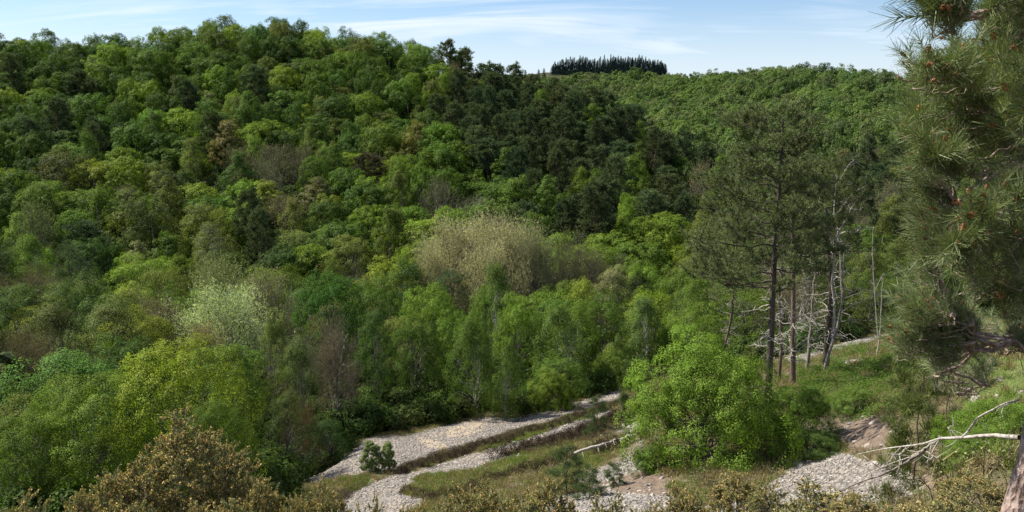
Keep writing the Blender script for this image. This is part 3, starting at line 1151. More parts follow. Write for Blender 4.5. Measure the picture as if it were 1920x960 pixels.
FARP = {'oak': OAKF, 'beech': DOMEF, 'birch': BIRCHF, 'ash': TALLF, 'bare': BAREF, 'pine': PINEF}
MIDP = {'oak': OAKM, 'beech': DOMEM, 'birch': BIRCHM, 'ash': TALLM, 'bare': BAREM, 'pine': PINEM}
NOUN = {'oak': 'oak', 'beech': 'round-headed beech', 'birch': 'feathery birch', 'ash': 'tall ash', 'bare': 'twiggy tree', 'pine': 'pine'}


def _where_right(py):
    return 'on the far ridge' if py < 200 else 'on the far slope' if py < 260 else 'low on the far slope' if py < 330 else 'in the upper thicket' if py < 400 else 'in the middle thicket' if py < 480 else 'in the lower thicket'


def where(px, py, Y):
    """a place phrase made from what one can find in the photograph"""
    if px > 1320:
        h = ', nearer the tall pines' if px < 1450 else (', in the gap right of the tall pines' if px < 1600 else ', by the near pine')
        return _where_right(py) + h
    if False:
        if py < 200:
            return 'on the far ridge right of the conifer plantation'
        if py < 330:
            return 'on the far slope behind the tall pines'
        return 'in the thicket behind the tall pines and the white snag'
    if px > 820 and py < 400 and Y > 150:
        v = 'along the top edge' if py < 190 else ('in the upper part' if py < 260 else ('in the middle' if py < 330 else 'at the foot'))
        h = 'nearer the round hill' if px < 980 else ('below the plantation' if px < 1180 else 'towards the tall pines')
        return v + ' of the dark pine wood, ' + h
    sky_ = np.interp(px, [0, 90, 210, 250, 360, 430, 650, 760, 850], [55, 70, 88, 85, 50, 40, 60, 72, 110])
    h = ('near the left edge of the photo' if px < 110 else 'below the notch in the skyline' if px < 290 else 'left of the summit line' if px < 400 else 'under the round summit' if px < 560 else
         'right of the summit' if px < 700 else 'on the shoulder before the pine wood')
    if py < sky_ + 32:
        return 'on the skyline, ' + h
    if py < 150:
        return 'just under the skyline, ' + h
    if py < 220:
        return 'on the upper hillside, ' + h
    if py < 290:
        return 'halfway up the hill, ' + h
    if py < 370:
        return 'on the lower hillside, ' + h
    h = ('at the left edge' if px < 120 else 'above the olive sallow' if px < 330 else 'above the pale willows' if px < 500 else 'above the dark round oak' if px < 700 else
         'just left of the buff poplars' if px < 790 else 'around the buff poplars' if px < 1030 else 'right of the buff poplars' if px < 1180 else 'beside the tall pines')
    if py < 440:
        return 'at the foot of the hill, ' + h
    if py < 520:
        return 'on the valley floor, ' + h
    h = ('at the left edge' if px < 120 else 'left of the pale willows' if px < 330 else 'by the pale willows' if px < 500 else 'by the dark round oak' if px < 720 else
         'behind the hanging birches' if px < 960 else 'above the stony path' if px < 1180 else 'behind the shrubby oak')
    return 'in the near valley wood, ' + h


MARKS = [(415, 590, 'the pale sage willow'), (310, 545, 'the olive sallow'), (622, 570, 'the dark round oak'), (895, 460, 'the buff poplar clump'), (893, 680, 'the hanging birches'), (1062, 640, 'the broad olive birch'),
         (1213, 600, 'the soft green birch above the path'), (300, 720, 'the yellow-green oak'), (78, 380, 'the bright domed beech'), (105, 320, 'the dull olive domed beech'), (283, 400, 'the olive domed beech'),
         (143, 165, 'the lone pine under the skyline notch'), (352, 175, 'the lone pine below the summit'), (690, 330, 'the brownish pine on the hill'), (455, 200, 'the tall birch high on the hill'), (1124, 340, 'the lone birch in the pine wood'),
         (780, 255, 'the golden-green ash'), (1455, 220, 'the tip of the tallest pine'), (1400, 400, 'the left flank of the tallest pine'), (1590, 420, 'the white snag'), (1645, 520, 'the thin white stem'), (1310, 640, 'the young oak behind the shrubby oak'),
         (540, 345, 'the brown bare patch on the hill'), (215, 620, 'the pale leafing ash'), (1700, 300, 'the edge of the near pine'), (450, 45, 'the round summit'), (220, 85, 'the skyline notch'), (1000, 135, 'the meeting of both ridges')]


def where2(px, py, Y):
    best = min(MARKS, key=lambda m: math.hypot(m[0] - px, (m[1] - py) * 1.3))
    dx, dy = px - best[0], py - best[1]
    d = math.hypot(dx, dy * 1.3)
    if d > 165:
        return where(px, py, Y)
    v = 'above' if dy < -22 else ('below' if dy > 22 else '')
    h = 'left of' if dx < -26 else ('right of' if dx > 26 else '')
    if v and h:
        r = v + (' left of' if dx < 0 else ' right of')
    else:
        r = v or h or 'beside'
    return ('just ' if d < 62 else 'some way ' if d > 115 else '') + r + ' ' + best[2]


# how much of the hill the camera can see: running horizon along each bearing
VA = np.linspace(-0.66, 0.66, 260)
VR = np.geomspace(14, 1000, 150)
_A, _R = np.meshgrid(VA, VR, indexing='ij')
_z = height((_R * np.sin(_A)).ravel(), (_R * np.cos(_A)).ravel()).reshape(_A.shape)
_f = forest_mask((_R * np.sin(_A)).ravel(), (_R * np.cos(_A)).ravel(), _z.ravel()).reshape(_A.shape)
_f = _f * (_R > 48)
_el = (_z + _f * 7.0) / _R
_run = np.maximum.accumulate(_el, axis=1)


def sees(x, y, ztop):
    a, r = math.atan2(x, y), math.hypot(x, y)
    i = int(np.clip((a + 0.66) / 1.32 * 259, 0, 259))
    k = int(np.searchsorted(VR, r - 5)) - 1
    return k < 0 or ztop / r > _run[i, k] + 0.001


taken = []          # (x, y, radius) of hand-placed trees
COUNT = {}


def free(x, y, rad):
    for tx, ty, tr_ in taken:
        if (tx - x) ** 2 + (ty - y) ** 2 < (tr_ + rad) ** 2:
            return False
    return True


def put(proto, name, px, pytop, Y, wpx, colour, label, group=None, category='tree', rz=None, tilt=(0, 0), dry=False, ground=None, keep=0.75):
    """a tree whose tip is seen at (px, pytop) when it stands Y metres ahead"""
    p = at(px, pytop, Y)
    zb = zat(p[0], p[1])
    # the farther-left foot follows the real ground under it
    h = p[2] - zb
    w = wpx / F * (p[1] * cP - p[2] * sP)
    taken.append((p[0], p[1], w * 0.5 * keep))
    rz = random.random() * 6.28 if rz is None else rz
    col_ = PAL[colour] if isinstance(colour, str) else colour
    return place(proto, name, (p[0], p[1], zb - 0.1), max(h, 0.5), w, rz, col_, label, group, category, tilt)


# ------------------------------------------------------------------ trees one can tell apart, placed one by one
HAND = [
    # proto, name, px, pytop, Y, width px, colour, label
    (PALEM[0], 'willow_tree', 415, 543, 88, 178, 'sage', 'pale sage willow in catkin, largest pale crown of the left valley'),
    (PALEM[1], 'willow_tree', 408, 497, 102, 130, (0.17, 0.195, 0.105), 'dull grey-green willow behind the pale sage willow'),
    (PALEM[1], 'willow_tree', 492, 520, 98, 120, (0.17, 0.165, 0.12), 'greyish thin willow right behind the pale sage willow'),
    (DOMEM[0], 'sallow_tree', 310, 512, 96, 118, (0.10, 0.125, 0.035), 'olive green rounded sallow left of the pale willows'),
    (PALEM[0], 'willow_tree', 375, 612, 80, 90, (0.19, 0.16, 0.10), 'low brownish grey willow in front of the pale sage willow'),
    (OAKM[0], 'oak_tree', 622, 522, 92, 138, (0.035, 0.088, 0.016), 'deep green round-headed oak right of the pale willows'),
    (BIRCHM[0], 'birch_tree', 925, 490, 106, 92, 'mid', 'mid green birch directly in front of the buff poplars'),
    (OAKM[1], 'oak_tree', 805, 533, 100, 108, 'bright', 'fresh green oak below the left end of the buff poplars'),
    (BIRCHM[1], 'birch_tree', 893, 590, 82, 96, (0.072, 0.118, 0.024), 'left one of the hanging birches at the edge of the stone path'),
    (BIRCHM[2], 'birch_tree', 947, 640, 80, 78, (0.080, 0.130, 0.026), 'right, shorter one of the hanging birches at the stone path'),
    (BIRCHM[3], 'birch_tree', 1062, 572, 92, 120, (0.075, 0.118, 0.028), 'broad olive birch above the sandy end of the stone path'),
    (OAKM[2], 'oak_tree', 1045, 670, 84, 100, (0.085, 0.145, 0.028), 'small light green oak leaning over the stone path'),
    (OAKM[3], 'oak_tree', 975, 560, 96, 100, 'bright', 'bright oak between the hanging birches and the broad olive birch'),
    (BIRCHM[0], 'birch_tree', 1213, 555, 98, 96, (0.085, 0.135, 0.040), 'soft green birch above the upper stone path'),
    (BIRCHM[2], 'birch_tree', 1292, 528, 100, 92, (0.105, 0.165, 0.030), 'yellow-green birch left of the tall pines'),
    (OAKM[0], 'oak_tree', 1130, 560, 104, 110, 'mid', 'mid green oak between the two birches above the stone path'),
    (BIRCHM[1], 'birch_tree', 1150, 640, 96, 70, 'olive', 'small olive birch by the upper stone path'),
    (OAKM[3], 'oak_tree', 1310, 590, 84, 90, (0.11, 0.175, 0.03), 'young bright oak behind the shrubby oak'),
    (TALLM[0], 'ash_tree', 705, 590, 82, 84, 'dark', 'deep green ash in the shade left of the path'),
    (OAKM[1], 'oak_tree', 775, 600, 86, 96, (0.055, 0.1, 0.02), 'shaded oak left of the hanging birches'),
    (OAKM[2], 'oak_tree', 855, 585, 92, 90, (0.095, 0.165, 0.028), 'bright oak head behind the left hanging birch'),
    (BAREM[0], 'bare_tree', 625, 607, 76, 90, (0.16, 0.13, 0.10), 'half-bare tree with pale branches left of the shaded wood'),
    (TALLM[1], 'ash_tree', 560, 640, 70, 84, (0.07, 0.105, 0.03), 'thin ash with open crown beside the half-bare tree'),
    (TALLM[2], 'ash_tree', 505, 600, 74, 84, (0.10, 0.135, 0.035), 'yellowish thin ash right of the pale sage willow'),
    (DOMEM[1], 'sallow_tree', 530, 742, 58, 105, (0.055, 0.08, 0.03), 'grey-green sallow bush above the lower end of the path'),
    (DOMEM[0], 'sallow_tree', 612, 785, 64, 100, (0.035, 0.068, 0.02), 'dark low sallow at the path beside the two saplings'),
    (BAREM[1], 'bare_tree', 543, 727, 66, 40, (0.17, 0.09, 0.045), 'rusty dead-leaved young tree behind the grey-green sallow'),
    (BAREM[0], 'bare_tree', 575, 755, 63, 40, (0.14, 0.08, 0.045), 'smaller rusty young tree right of the first one'),
    (TALLM[0], 'ash_tree', 455, 690, 60, 90, (0.055, 0.09, 0.022), 'dark open ash right of the yellow-green oak'),
    (OAKM[2], 'oak_tree', 225, 640, 62, 170, (0.05, 0.095, 0.02), 'dark oak behind the yellow-green oak'),
    (TALLM[1], 'ash_tree', 215, 560, 74, 130, (0.11, 0.135, 0.045), 'pale leafing ash with loose crown left of the olive sallow'),
    (TALLM[2], 'ash_tree', 105, 570, 72, 130, (0.08, 0.10, 0.035), 'dull leafing ash at the left, upper edge of the near wood'),
    (BAREM[1], 'bare_tree', 40, 610, 66, 130, (0.13, 0.105, 0.06), 'brown budding tree at the left edge of the photo'),
    (OAKM[3], 'oak_tree', 138, 522, 100, 130, (0.052, 0.088, 0.026), 'dusky round oak above the leafing ashes'),
    (OAKM[0], 'oak_tree', 45, 785, 44, 150, (0.085, 0.135, 0.025), 'leafy oak at the lower left edge of the photo'),
    (DOMEF[0], 'beech_tree', 78, 345, 165, 116, (0.095, 0.14, 0.028), 'bright domed beech low on the left hillside'),
    (DOMEF[1], 'beech_tree', 105, 287, 184, 112, (0.075, 0.085, 0.032), 'dull olive domed beech above the bright domed one'),
    (PALEF[0], 'willow_tree', 62, 392, 150, 86, (0.105, 0.13, 0.07), 'grey-green willow below the bright domed beech'),
    (DOMEF[2], 'beech_tree', 283, 374, 150, 92, (0.075, 0.1, 0.035), 'olive domed beech low on the hill above the olive sallow'),
    (DOMEF[3], 'beech_tree', 450, 185, 218, 60, (0.1, 0.13, 0.04), 'lighter domed beech high under the round summit'),
    (PINEF[0], 'pine_tree', 143, 132, 240, 56, 'pine', 'lone blackish pine under the notch in the skyline'),
    (PINEF[1], 'pine_tree', 352, 152, 232, 50, 'pine', 'lone blackish pine below the left flank of the summit'),
    (PINEF[2], 'pine_tree', 690, 292, 185, 80, (0.06, 0.055, 0.035), 'dark brownish pine halfway down the hill left of the pine wood'),
    (PINEF[3], 'pine_tree', 15, 80, 255, 50, 'pine', 'blackish pine at the left end of the skyline'),
    (BIRCHF[0], 'birch_tree', 455, 170, 215, 66, 'mid', 'tall birch poking out high on the hill'),
    (BIRCHF[1], 'birch_tree', 1124, 316, 178, 44, (0.09, 0.155, 0.03), 'lone fresh green birch inside the dark pine wood'),
    (TALLF[0], 'ash_tree', 780, 228, 200, 56, (0.15, 0.15, 0.05), 'golden-green ash at the left edge of the pine wood'),
]
random.seed(5)
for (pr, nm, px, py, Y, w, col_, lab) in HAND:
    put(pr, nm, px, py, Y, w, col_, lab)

# buff poplars in the middle of the valley
for i, (px, py, w, Y, lab) in enumerate(((845, 421, 132, 128, 'leftmost buff grey poplar in bud of the middle clump'), (897, 417, 140, 131, 'second buff grey poplar of the middle clump, the tallest'),
                                         (957, 422, 128, 127, 'third buff grey poplar, right of the tallest one'), (1003, 442, 84, 124, 'rightmost buff grey poplar of the middle clump'),
                                         (812, 458, 76, 122, 'low buff grey poplar at the left foot of the clump'), (905, 470, 110, 119, 'front buff grey poplar at the foot of the clump'))):
    put(PALEM[i % 2], 'poplar_tree', px, py, Y, w, (0.30, 0.285, 0.20) if i != 3 else (0.20, 0.20, 0.14), lab, 'buff poplars in the middle of the valley', keep=0.6)
for i, (px, py, w) in enumerate(((1065, 445, 80), (1108, 462, 70))):
    put(BAREM[i], 'bare_tree', px, py, 125, w, (0.15, 0.135, 0.085), ['brownish thin tree just right of the buff poplars', 'thinner brownish tree two crowns right of the buff poplars'][i])

# ------------------------------------------------------------------ the wooded hills, tree by tree
rs = np.random.RandomState(11)
cands = []
step = 8.0
for iy, yy in enumerate(np.arange(42, 300, step * 0.87)):
    for xx in np.arange(-1.05 * yy - 8, 1.0 * yy + 8, step):
        x = xx + (iy % 2) * step / 2 + rs.normal() * 1.25
        y = yy + rs.normal() * 1.25
        cands.append((x, y))
cands = np.array(cands)
cz = height(cands[:, 0], cands[:, 1])
cf = forest_mask(cands[:, 0], cands[:, 1], cz)
order = np.argsort(cands[:, 1])
STATS = {}
LABELS = {}
far_extra = []
edge_trees = []
for i in order:
    x, y = cands[i]
    z = cz[i]
    if cf[i] < 0.5:
        continue
    ppx, ppy = project(np.array([[x, y, z + 10]]))
    ppx, ppy = float(ppx[0]), float(ppy[0])
    if ppx < -50 or ppx > 1970:
        if y > 60 and (ppx < -50 or y > 95):
            edge_trees.append((x, y, z))
        continue
    if y < 118 and ppx > 1330 and y < 84:
        continue
    if ppx > 1745 and y > 60:
        if rs.random() < 0.2:
            continue
    kind, key = kind_at(ppx, ppy, y, rs)
    hh = {'oak': 9.8, 'beech': 9.8, 'birch': 10.5, 'ash': 11, 'bare': 9.5, 'pine': 12.0}[kind] * rs.uniform(0.74, 1.3)
    ww = {'oak': 8.8, 'beech': 8.6, 'birch': 6.0, 'ash': 7.0, 'bare': 7.2, 'pine': 7.0}[kind] * rs.uniform(0.78, 1.35)
    if y < 90:
        hh *= 0.85
        ww *= 0.9
    if not sees(x, y, z + hh):
        continue
    if not free(x, y, 1.7):
        continue
    if y < 62 and 130 < ppx < 560:
        continue
    if y < 92 and 440 < ppx < 760:
        kind, key = [('bare', 'brown'), ('ash', 'dark'), ('ash', 'olive'), ('birch', 'dark')][rs.randint(4)]
        ww *= 0.8
    if y > 262 and ppx > 1000:
        far_extra.append((x, y, z, hh, ww))
        continue
    P_ = (MIDP if y < 138 else FARP)[kind]
    nm = {'oak': 'oak_tree', 'beech': 'beech_tree', 'birch': 'birch_tree', 'ash': 'ash_tree', 'bare': 'bare_tree', 'pine': 'pine_tree'}[kind]
    if kind == 'beech' and y < 138:
        nm = 'sallow_tree'
    if STATS.get(nm, 0) >= 300:
        nm = 'ash_tree' if STATS.get('ash_tree', 0) < 300 else 'birch_tree'
        P_ = (MIDP if y < 138 else FARP)[{'ash_tree': 'ash', 'birch_tree': 'birch'}[nm]]
    STATS[nm] = STATS.get(nm, 0) + 1
    noun = {'oak_tree': 'oak', 'beech_tree': 'round-headed beech', 'birch_tree': 'feathery birch', 'ash_tree': 'tall ash', 'bare_tree': 'tree', 'pine_tree': 'pine', 'sallow_tree': 'domed sallow'}[nm]
    size = 'small ' if ww < 6.2 and kind != 'birch' else ('large ' if ww > 9.2 else ('tall ' if hh > 12.4 and kind != 'ash' else ''))
    if kind == 'pine':
        size = ('thin ' if ww < 6.2 else 'broad ' if ww > 8.2 else '') + ('tall ' if hh > 13.2 else 'low ' if hh < 10.6 else '')
    lab = (size + WORD[key] + ' ' + noun + ' ' + where2(ppx, ppy, y))
    if len(lab.split()) > 16:
        lab = ' '.join(lab.split()[:16])
    o = place(P_[rs.randint(len(P_))], nm, (x, y, z - 0.15), hh, ww, rs.random() * 6.28, tint(key, rs), lab, None, 'tree', (rs.normal() * 0.03, rs.normal() * 0.03))
    LABELS.setdefault(lab, []).append(o)
for lab, os_ in LABELS.items():
    g_ = ' '.join(lab.replace(',', '').split())
    for o in os_:
        o['group'] = g_
    if 2 <= len(os_) <= 5:
        os_.sort(key=lambda o: o.location.x / o.location.y)
        ws = {2: ['left one', 'right one'], 3: ['leftmost', 'middle one', 'rightmost'], 4: ['leftmost', 'second', 'third', 'rightmost'], 5: ['leftmost', 'second', 'third', 'fourth', 'rightmost']}[len(os_)]
        for o, w_ in zip(os_, ws):
            o['label'] = ' '.join((lab.replace('some way ', 'well ').replace('fresh bright', 'bright') + ', ' + w_ + (' from left' if w_ in ('second', 'third', 'fourth') else '')).split()[:16])
print('TREES', STATS, 'labels', len(LABELS), 'max', max(len(v) for v in LABELS.values()))

# far wood beyond the spur: one mass of crowns
FARM = [broadleaf(300 + i, 9.5, 8.5, 0.1, 'oak' if i % 2 else 'dome', 24, 0.2, 7, 0.45, 2600, 0.5, limb=False, leafmat='far_leaf') for i in range(8)]
FARMESH = []
for i, (cr_, wd_, (lm, bk)) in enumerate(FARM):
    j = Geo()
    j.merge(cr_, 0)
    j.merge(wd_, 1)
    FARMESH.append(j.mesh('far_crown', [lm, bk]))
pts, scs, rts = [], [], []
for (x, y, z, hh, ww) in far_extra:
    pts.append((x, y, z))
    scs.append((ww / 8.5, ww / 8.5, hh / 9.5))
step = 7.4
for iy, yy in enumerate(np.arange(296, 960, step * 0.9)):
    for xx in np.arange(-0.1 * yy, 0.9 * yy, step):
        x, y = xx + (iy % 2) * step / 2 + rs.normal() * 1.3, yy + rs.normal() * 1.3
        if y > 690 or (y > 640 and x < 0.24 * y):
            continue
        pts.append((x, y, None))
        k = rs.uniform(0.75, 1.4)
        scs.append((k, k, k * rs.uniform(0.85, 1.15)))
PZ = height([p[0] for p in pts], [p[1] for p in pts])
P2, S2, R2 = [], [], []
for i, p in enumerate(pts):
    q = (p[0], p[1], PZ[i] - 0.2)
    ppx, _ = project(np.array([q]))
    if ppx[0] < 940 or ppx[0] > 2500:
        continue
    if sees(q[0], q[1], q[2] + 10.5):
        P2.append(q)
        S2.append(scs[i])
        R2.append((0, 0, rs.random() * 6.28))
print('FAR', len(P2))
gn_scatter('far_forest', P2, S2, R2, FARMESH, 'continuous green broadleaved wood covering the far slope and ridge')

ET = np.array(edge_trees)
ks = rs.uniform(0.8, 1.3, len(ET))
gn_scatter('hillside_forest', ET - np.array([0, 0, 0.2]), np.stack([ks, ks, ks * 1.1], 1), np.stack([0 * ks, 0 * ks, rs.random(len(ET)) * 6.28], 1), FARMESH,
           'continuation of the green wood beyond both sides of the valley')

# the conifer plantation on the far ridge
rs = np.random.RandomState(21)
k = 0
for row, (Y, n) in enumerate(((905, 46), (925, 44), (945, 42))):
    for i in range(n):
        px = 1034 + (1250 - 1034) * (i + 0.3 + 0.5 * rs.random()) / n
        top = np.interp(px, [1030, 1050, 1090, 1130, 1150, 1190, 1235, 1252], [123, 115, 110, 112, 107, 110, 114, 125]) + rs.normal() * 3.0
        p = at(px, top, Y)
        zb = at(px, 141, Y)[2]
        hgt = p[2] - zb
        part_ = ('at the left end' if px < 1075 else 'in the left half' if px < 1140 else 'in the right half' if px < 1205 else 'at the right end')
        rw = ['front', 'middle', 'back'][row]
        place(SP[rs.randint(4)], 'spruce_tree', (p[0], p[1], zb), hgt, rs.uniform(4.8, 7.2), rs.random() * 6.28, (0.07, 0.105, 0.095),  # lighter and bluer than spruce: distance haze put into the needle colour
              'dark spruce in the %s row %s of the ridge-top plantation' % (rw, part_), 'spruces of the ridge-top plantation, %s row, %s' % (rw, part_))
for i, (px, py) in enumerate(((1010, 131), (1020, 129), (985, 132), (1270, 137), (1352, 137))):
    p = at(px, py, 700)
    zb = zat(p[0], p[1])
    place(SP[i % 4], 'fir_tree', (p[0], p[1], zb), max(6, p[2] - zb), 7, 0, (0.035, 0.065, 0.03),
          ['dark fir standing just left of the plantation', 'second dark fir touching the left end of the plantation', 'low fir where the pine wood meets the far ridge', 'lone fir just right of the plantation', 'pointed tree breaking the far ridge line'][i])
# ------------------------------------------------------------------ the tall pines and the near slope
def base_at(px, py, Y):
    q = hit(px, py, max(5.0, Y * 0.6), Y * 1.6)
    p = at(px, py, Y) if q is None else q
    return np.array([p[0], p[1], zat(p[0], p[1])])


def hit(px, py, y0=5.0, y1=140.0):
    """where the line of sight through a pixel first meets the ground"""
    Y = np.arange(y0, y1, 0.25)
    dr = ray(px, py)
    P = dr[None] * (Y / dr[1])[:, None]
    gz = height(P[:, 0], P[:, 1])
    k = np.argmax(P[:, 2] < gz)
    if P[k, 2] >= gz[k]:
        return None
    return P[k]


def px_line(pts, root):
    """polyline seen through (px, py) at depth Y, relative to root"""
    k = root[1] / pts[0][2]
    return np.array([at(a_, b_, Y_ * (k if 0.55 < k < 1.8 else 1.0)) for a_, b_, Y_ in pts]) - root


def smooth_line(P, n=14):
    P = np.asarray(P, float)
    t = np.linspace(0, len(P) - 1, n)
    out = np.empty((n, 3))
    for k in range(3):
        out[:, k] = np.interp(t, np.arange(len(P)), P[:, k])
    o2 = out.copy()
    o2[1:-1] = 0.25 * out[:-2] + 0.5 * out[1:-1] + 0.25 * out[2:]
    return o2


def hero_pine(name, label, base, line, r0, r1, crown_from, W, nbr, nsh, nneedle, nl, nw, seed, bias=(0, 0), top_flat=0.45, dead=14, colour='pine', group=None, crown_r=None, tilt_up=0.55, gaps=0.25):
    rs = np.random.RandomState(seed)
    root = empty(name, tuple(base))
    props(root, label, 'tree', group)
    L_ = px_line(line, base)
    L_[0] = [0, 0, -0.5]
    tp = smooth_line(L_, 18)
    trr = np.linspace(r0, r1, 18)
    trr[0] *= 1.3
    wood = Geo()
    tube(wood, tp, trr, 10)
    mesh_obj('trunk', wood.mesh('pine_trunk', ['bark_dark' if seed in (401, 404) else 'bark_pine']), root)
    br, cr_, dw = Geo(), Geo(), Geo()

    def tk(h):
        i = min(max(h, 0), 0.999) * 17
        k = int(i)
        return tp[k] + (tp[k + 1] - tp[k]) * (i - k)
    R = W / 2
    TP, TD = [], []
    for b in range(nbr):
        rel = ((b + rs.random()) / nbr)
        h = crown_from + (1 - crown_from) * rel
        prof = (1 - rel) ** top_flat * (0.6 + 0.4 * min(1, rel * 4 + 0.3))
        th = b * 2.4 + rs.normal() * 0.5
        L = R * prof * rs.uniform(0.55, 1.12) + 0.2
        dirv = np.array([math.cos(th) + bias[0], math.sin(th) + bias[1], 0])
        L *= np.linalg.norm(dirv)
        dirv = unit(dirv[None])[0]
        s = tk(h)
        e = s + dirv * L + np.array([0, 0, L * (0.05 + 0.5 * rel) * rs.uniform(0.2, 1.2)])
        q = curve_pts(s, e, rs, 7, 0.05, -0.04)
        rb = 0.16 * r0 * (1.35 - rel) + 0.008
        tube(br, q, np.linspace(rb, rb * 0.3, 7), 5)
        m = max(5, int(nsh * (0.3 + L / R)))
        side = np.cross(dirv, [0, 0, 1.0])
        for k in range(m):
            t = 0.25 + 0.75 * rs.random() ** 0.7
            i = t * 6
            kk = min(5, int(i))
            p0 = q[kk] + (q[kk + 1] - q[kk]) * (i - kk)
            if k % 7 == 0 or k == 0:
                ctr = p0 + side * rs.normal() * 0.20 * R + np.array([0, 0, abs(rs.normal()) * 0.07 * R]) + dirv * rs.normal() * 0.06 * R
            p1 = ctr + rs.normal(size=3) * np.array([0.085, 0.085, 0.05]) * R
            if k % 3 == 0:
                tube(br, [p0, (p0 + p1) / 2 - [0, 0, 0.03], p1], [rb * 0.3, rb * 0.2, rb * 0.1], 3)
            TP.append(p1)
            TD.append(unit((dirv * 0.5 + rs.normal(size=3) * 0.4 + np.array([0, 0, tilt_up + 0.2]))[None])[0])
    for k in range(dead):
        h = 0.12 + (crown_from - 0.05) * rs.random()
        s = tk(h)
        th = rs.random() * 6.28
        L = rs.uniform(0.3, 1.0) * R * 0.7
        e = s + np.array([math.cos(th) * L, math.sin(th) * L, rs.normal() * 0.15 * L - 0.1 * L])
        q = curve_pts(s, e, rs, 5, 0.08)
        tube(dw, q, np.linspace(0.09 * r0 + 0.01, 0.008, 5), 4)
        for _ in range(3):
            m_ = q[2 + rs.randint(2)]
            tube(dw, [m_, m_ + rs.normal(size=3) * 0.15 * L, m_ + rs.normal(size=3) * 0.35 * L], [0.014, 0.01, 0.006], 3)
    mesh_obj('branches', br.mesh('pine_branches', ['bark_dark']), root)['kind'] = 'stuff'
    if dead:
        mesh_obj('dead_branches', dw.mesh('pine_dead_branches', ['dead_wood']), root)['kind'] = 'stuff'
    TP, TD = np.array(TP), np.array(TD)
    n = len(TP)
    rep = np.repeat(np.arange(n), nneedle)
    sl = rs.uniform(0.7, 1.3, n) * nl * 1.5
    P = TP[rep] + TD[rep] * (rs.random(len(rep)) * sl[rep])[:, None]
    D = unit(TD[rep] * 0.8 + sphere_dirs(len(rep), rs) * 0.85)
    blades(cr_, P, D, nl * rs.uniform(0.7, 1.2, len(rep)), nw, rs)
    mesh_obj('crown', cr_.mesh('pine_crown', ['needle']), root, PAL[colour] if isinstance(colour, str) else colour)
    return root


PCOL = (0.115, 0.14, 0.068)
b1 = base_at(1435, 828, 34)
hero_pine('pine_tree', 'tallest dark-trunked pine, its foot behind the shrubby oak', b1,
          [(1435, 828, 34), (1440, 740, 34), (1447, 600, 34.1), (1452, 480, 34.2), (1460, 370, 34.2), (1466, 280, 34.3), (1468, 222, 34.3)], 0.19, 0.03, 0.40, 6.4, 46, 30, 42, 0.19, 0.026, 401, bias=(-0.35, -0.1), top_flat=0.42, colour=PCOL)
b2 = base_at(1487, 722, 46)
hero_pine('pine_tree', 'second tall pine, reddish straight trunk right of the tallest', b2,
          [(1485, 722, 46), (1487, 620, 46), (1488, 500, 46.1), (1484, 400, 46.2), (1500, 300, 46.3)], 0.2, 0.03, 0.50, 5.6, 36, 28, 34, 0.24, 0.03, 402, bias=(0.15, 0.1), dead=34, colour=PCOL)
b3 = base_at(1460, 716, 48)
hero_pine('pine_tree', 'thin pine trunk squeezed between the two tall ones', b3,
          [(1458, 716, 48), (1466, 640, 48), (1460, 560, 48.2), (1470, 470, 48.5), (1465, 410, 48.6)], 0.13, 0.03, 0.6, 4.4, 16, 16, 26, 0.24, 0.028, 403, bias=(-0.3, 0), dead=30, colour=PCOL)
b4 = base_at(1548, 692, 58)
hero_pine('pine_tree', 'dark pine with leaning double-looking trunk behind the tall pair', b4,
          [(1530, 690, 58), (1552, 620, 58), (1560, 540, 58), (1552, 460, 58), (1548, 380, 58), (1545, 300, 58)], 0.26, 0.04, 0.55, 7.2, 28, 18, 26, 0.3, 0.034, 404, dead=40, colour=(0.08, 0.1, 0.045))
b5 = base_at(1345, 690, 60)
hero_pine('pine_tree', 'soft grey-green pine left of the tallest pine, lower and farther', b5,
          [(1370, 700, 60), (1372, 600, 60), (1378, 500, 60), (1384, 400, 60.5), (1388, 300, 60.5)], 0.16, 0.03, 0.3, 7.6, 40, 20, 30, 0.3, 0.034, 405, colour=(0.13, 0.155, 0.075))


def dead_tree(name, label, base, lines, mat, twigs, seed, group=None, twl=0.8):
    """bare wood: the first line is the trunk, the rest its branches; lines are (points, r0, r1)"""
    rs = np.random.RandomState(seed)
    root = empty(name, tuple(base))
    props(root, label, 'dead tree', group)
    first = True
    for pts_, r0, r1 in lines:
        P = smooth_line(px_line(pts_, base), 12)
        P[1:-1] += rs.normal(size=(10, 3)) * r0 * 0.35
        gg = Geo()
        tube(gg, P, np.linspace(r0, r1, 12), 6 if r0 > 0.03 else 4)
        for _ in range(twigs):
            i = rs.randint(4 if first else 2, 12)
            d = unit((rs.normal(size=3) + np.array([0.2, 0, 0.15]))[None])[0]
            L = twl * rs.uniform(0.3, 1.1)
            q = curve_pts(P[i], P[i] + d * L, rs, 5, 0.12)
            tube(gg, q, np.linspace(max(r1, 0.012) * 0.8, 0.005, 5), 3)
            if rs.random() < 0.6:
                tube(gg, curve_pts(q[2], q[2] + unit((d + rs.normal(size=3) * 0.8)[None])[0] * L * 0.5, rs, 3, 0.1), [0.008, 0.006, 0.004], 3)
        mesh_obj('trunk' if first else 'branch', gg.mesh('dead_wood', [mat]), root)
        first = False
    return root


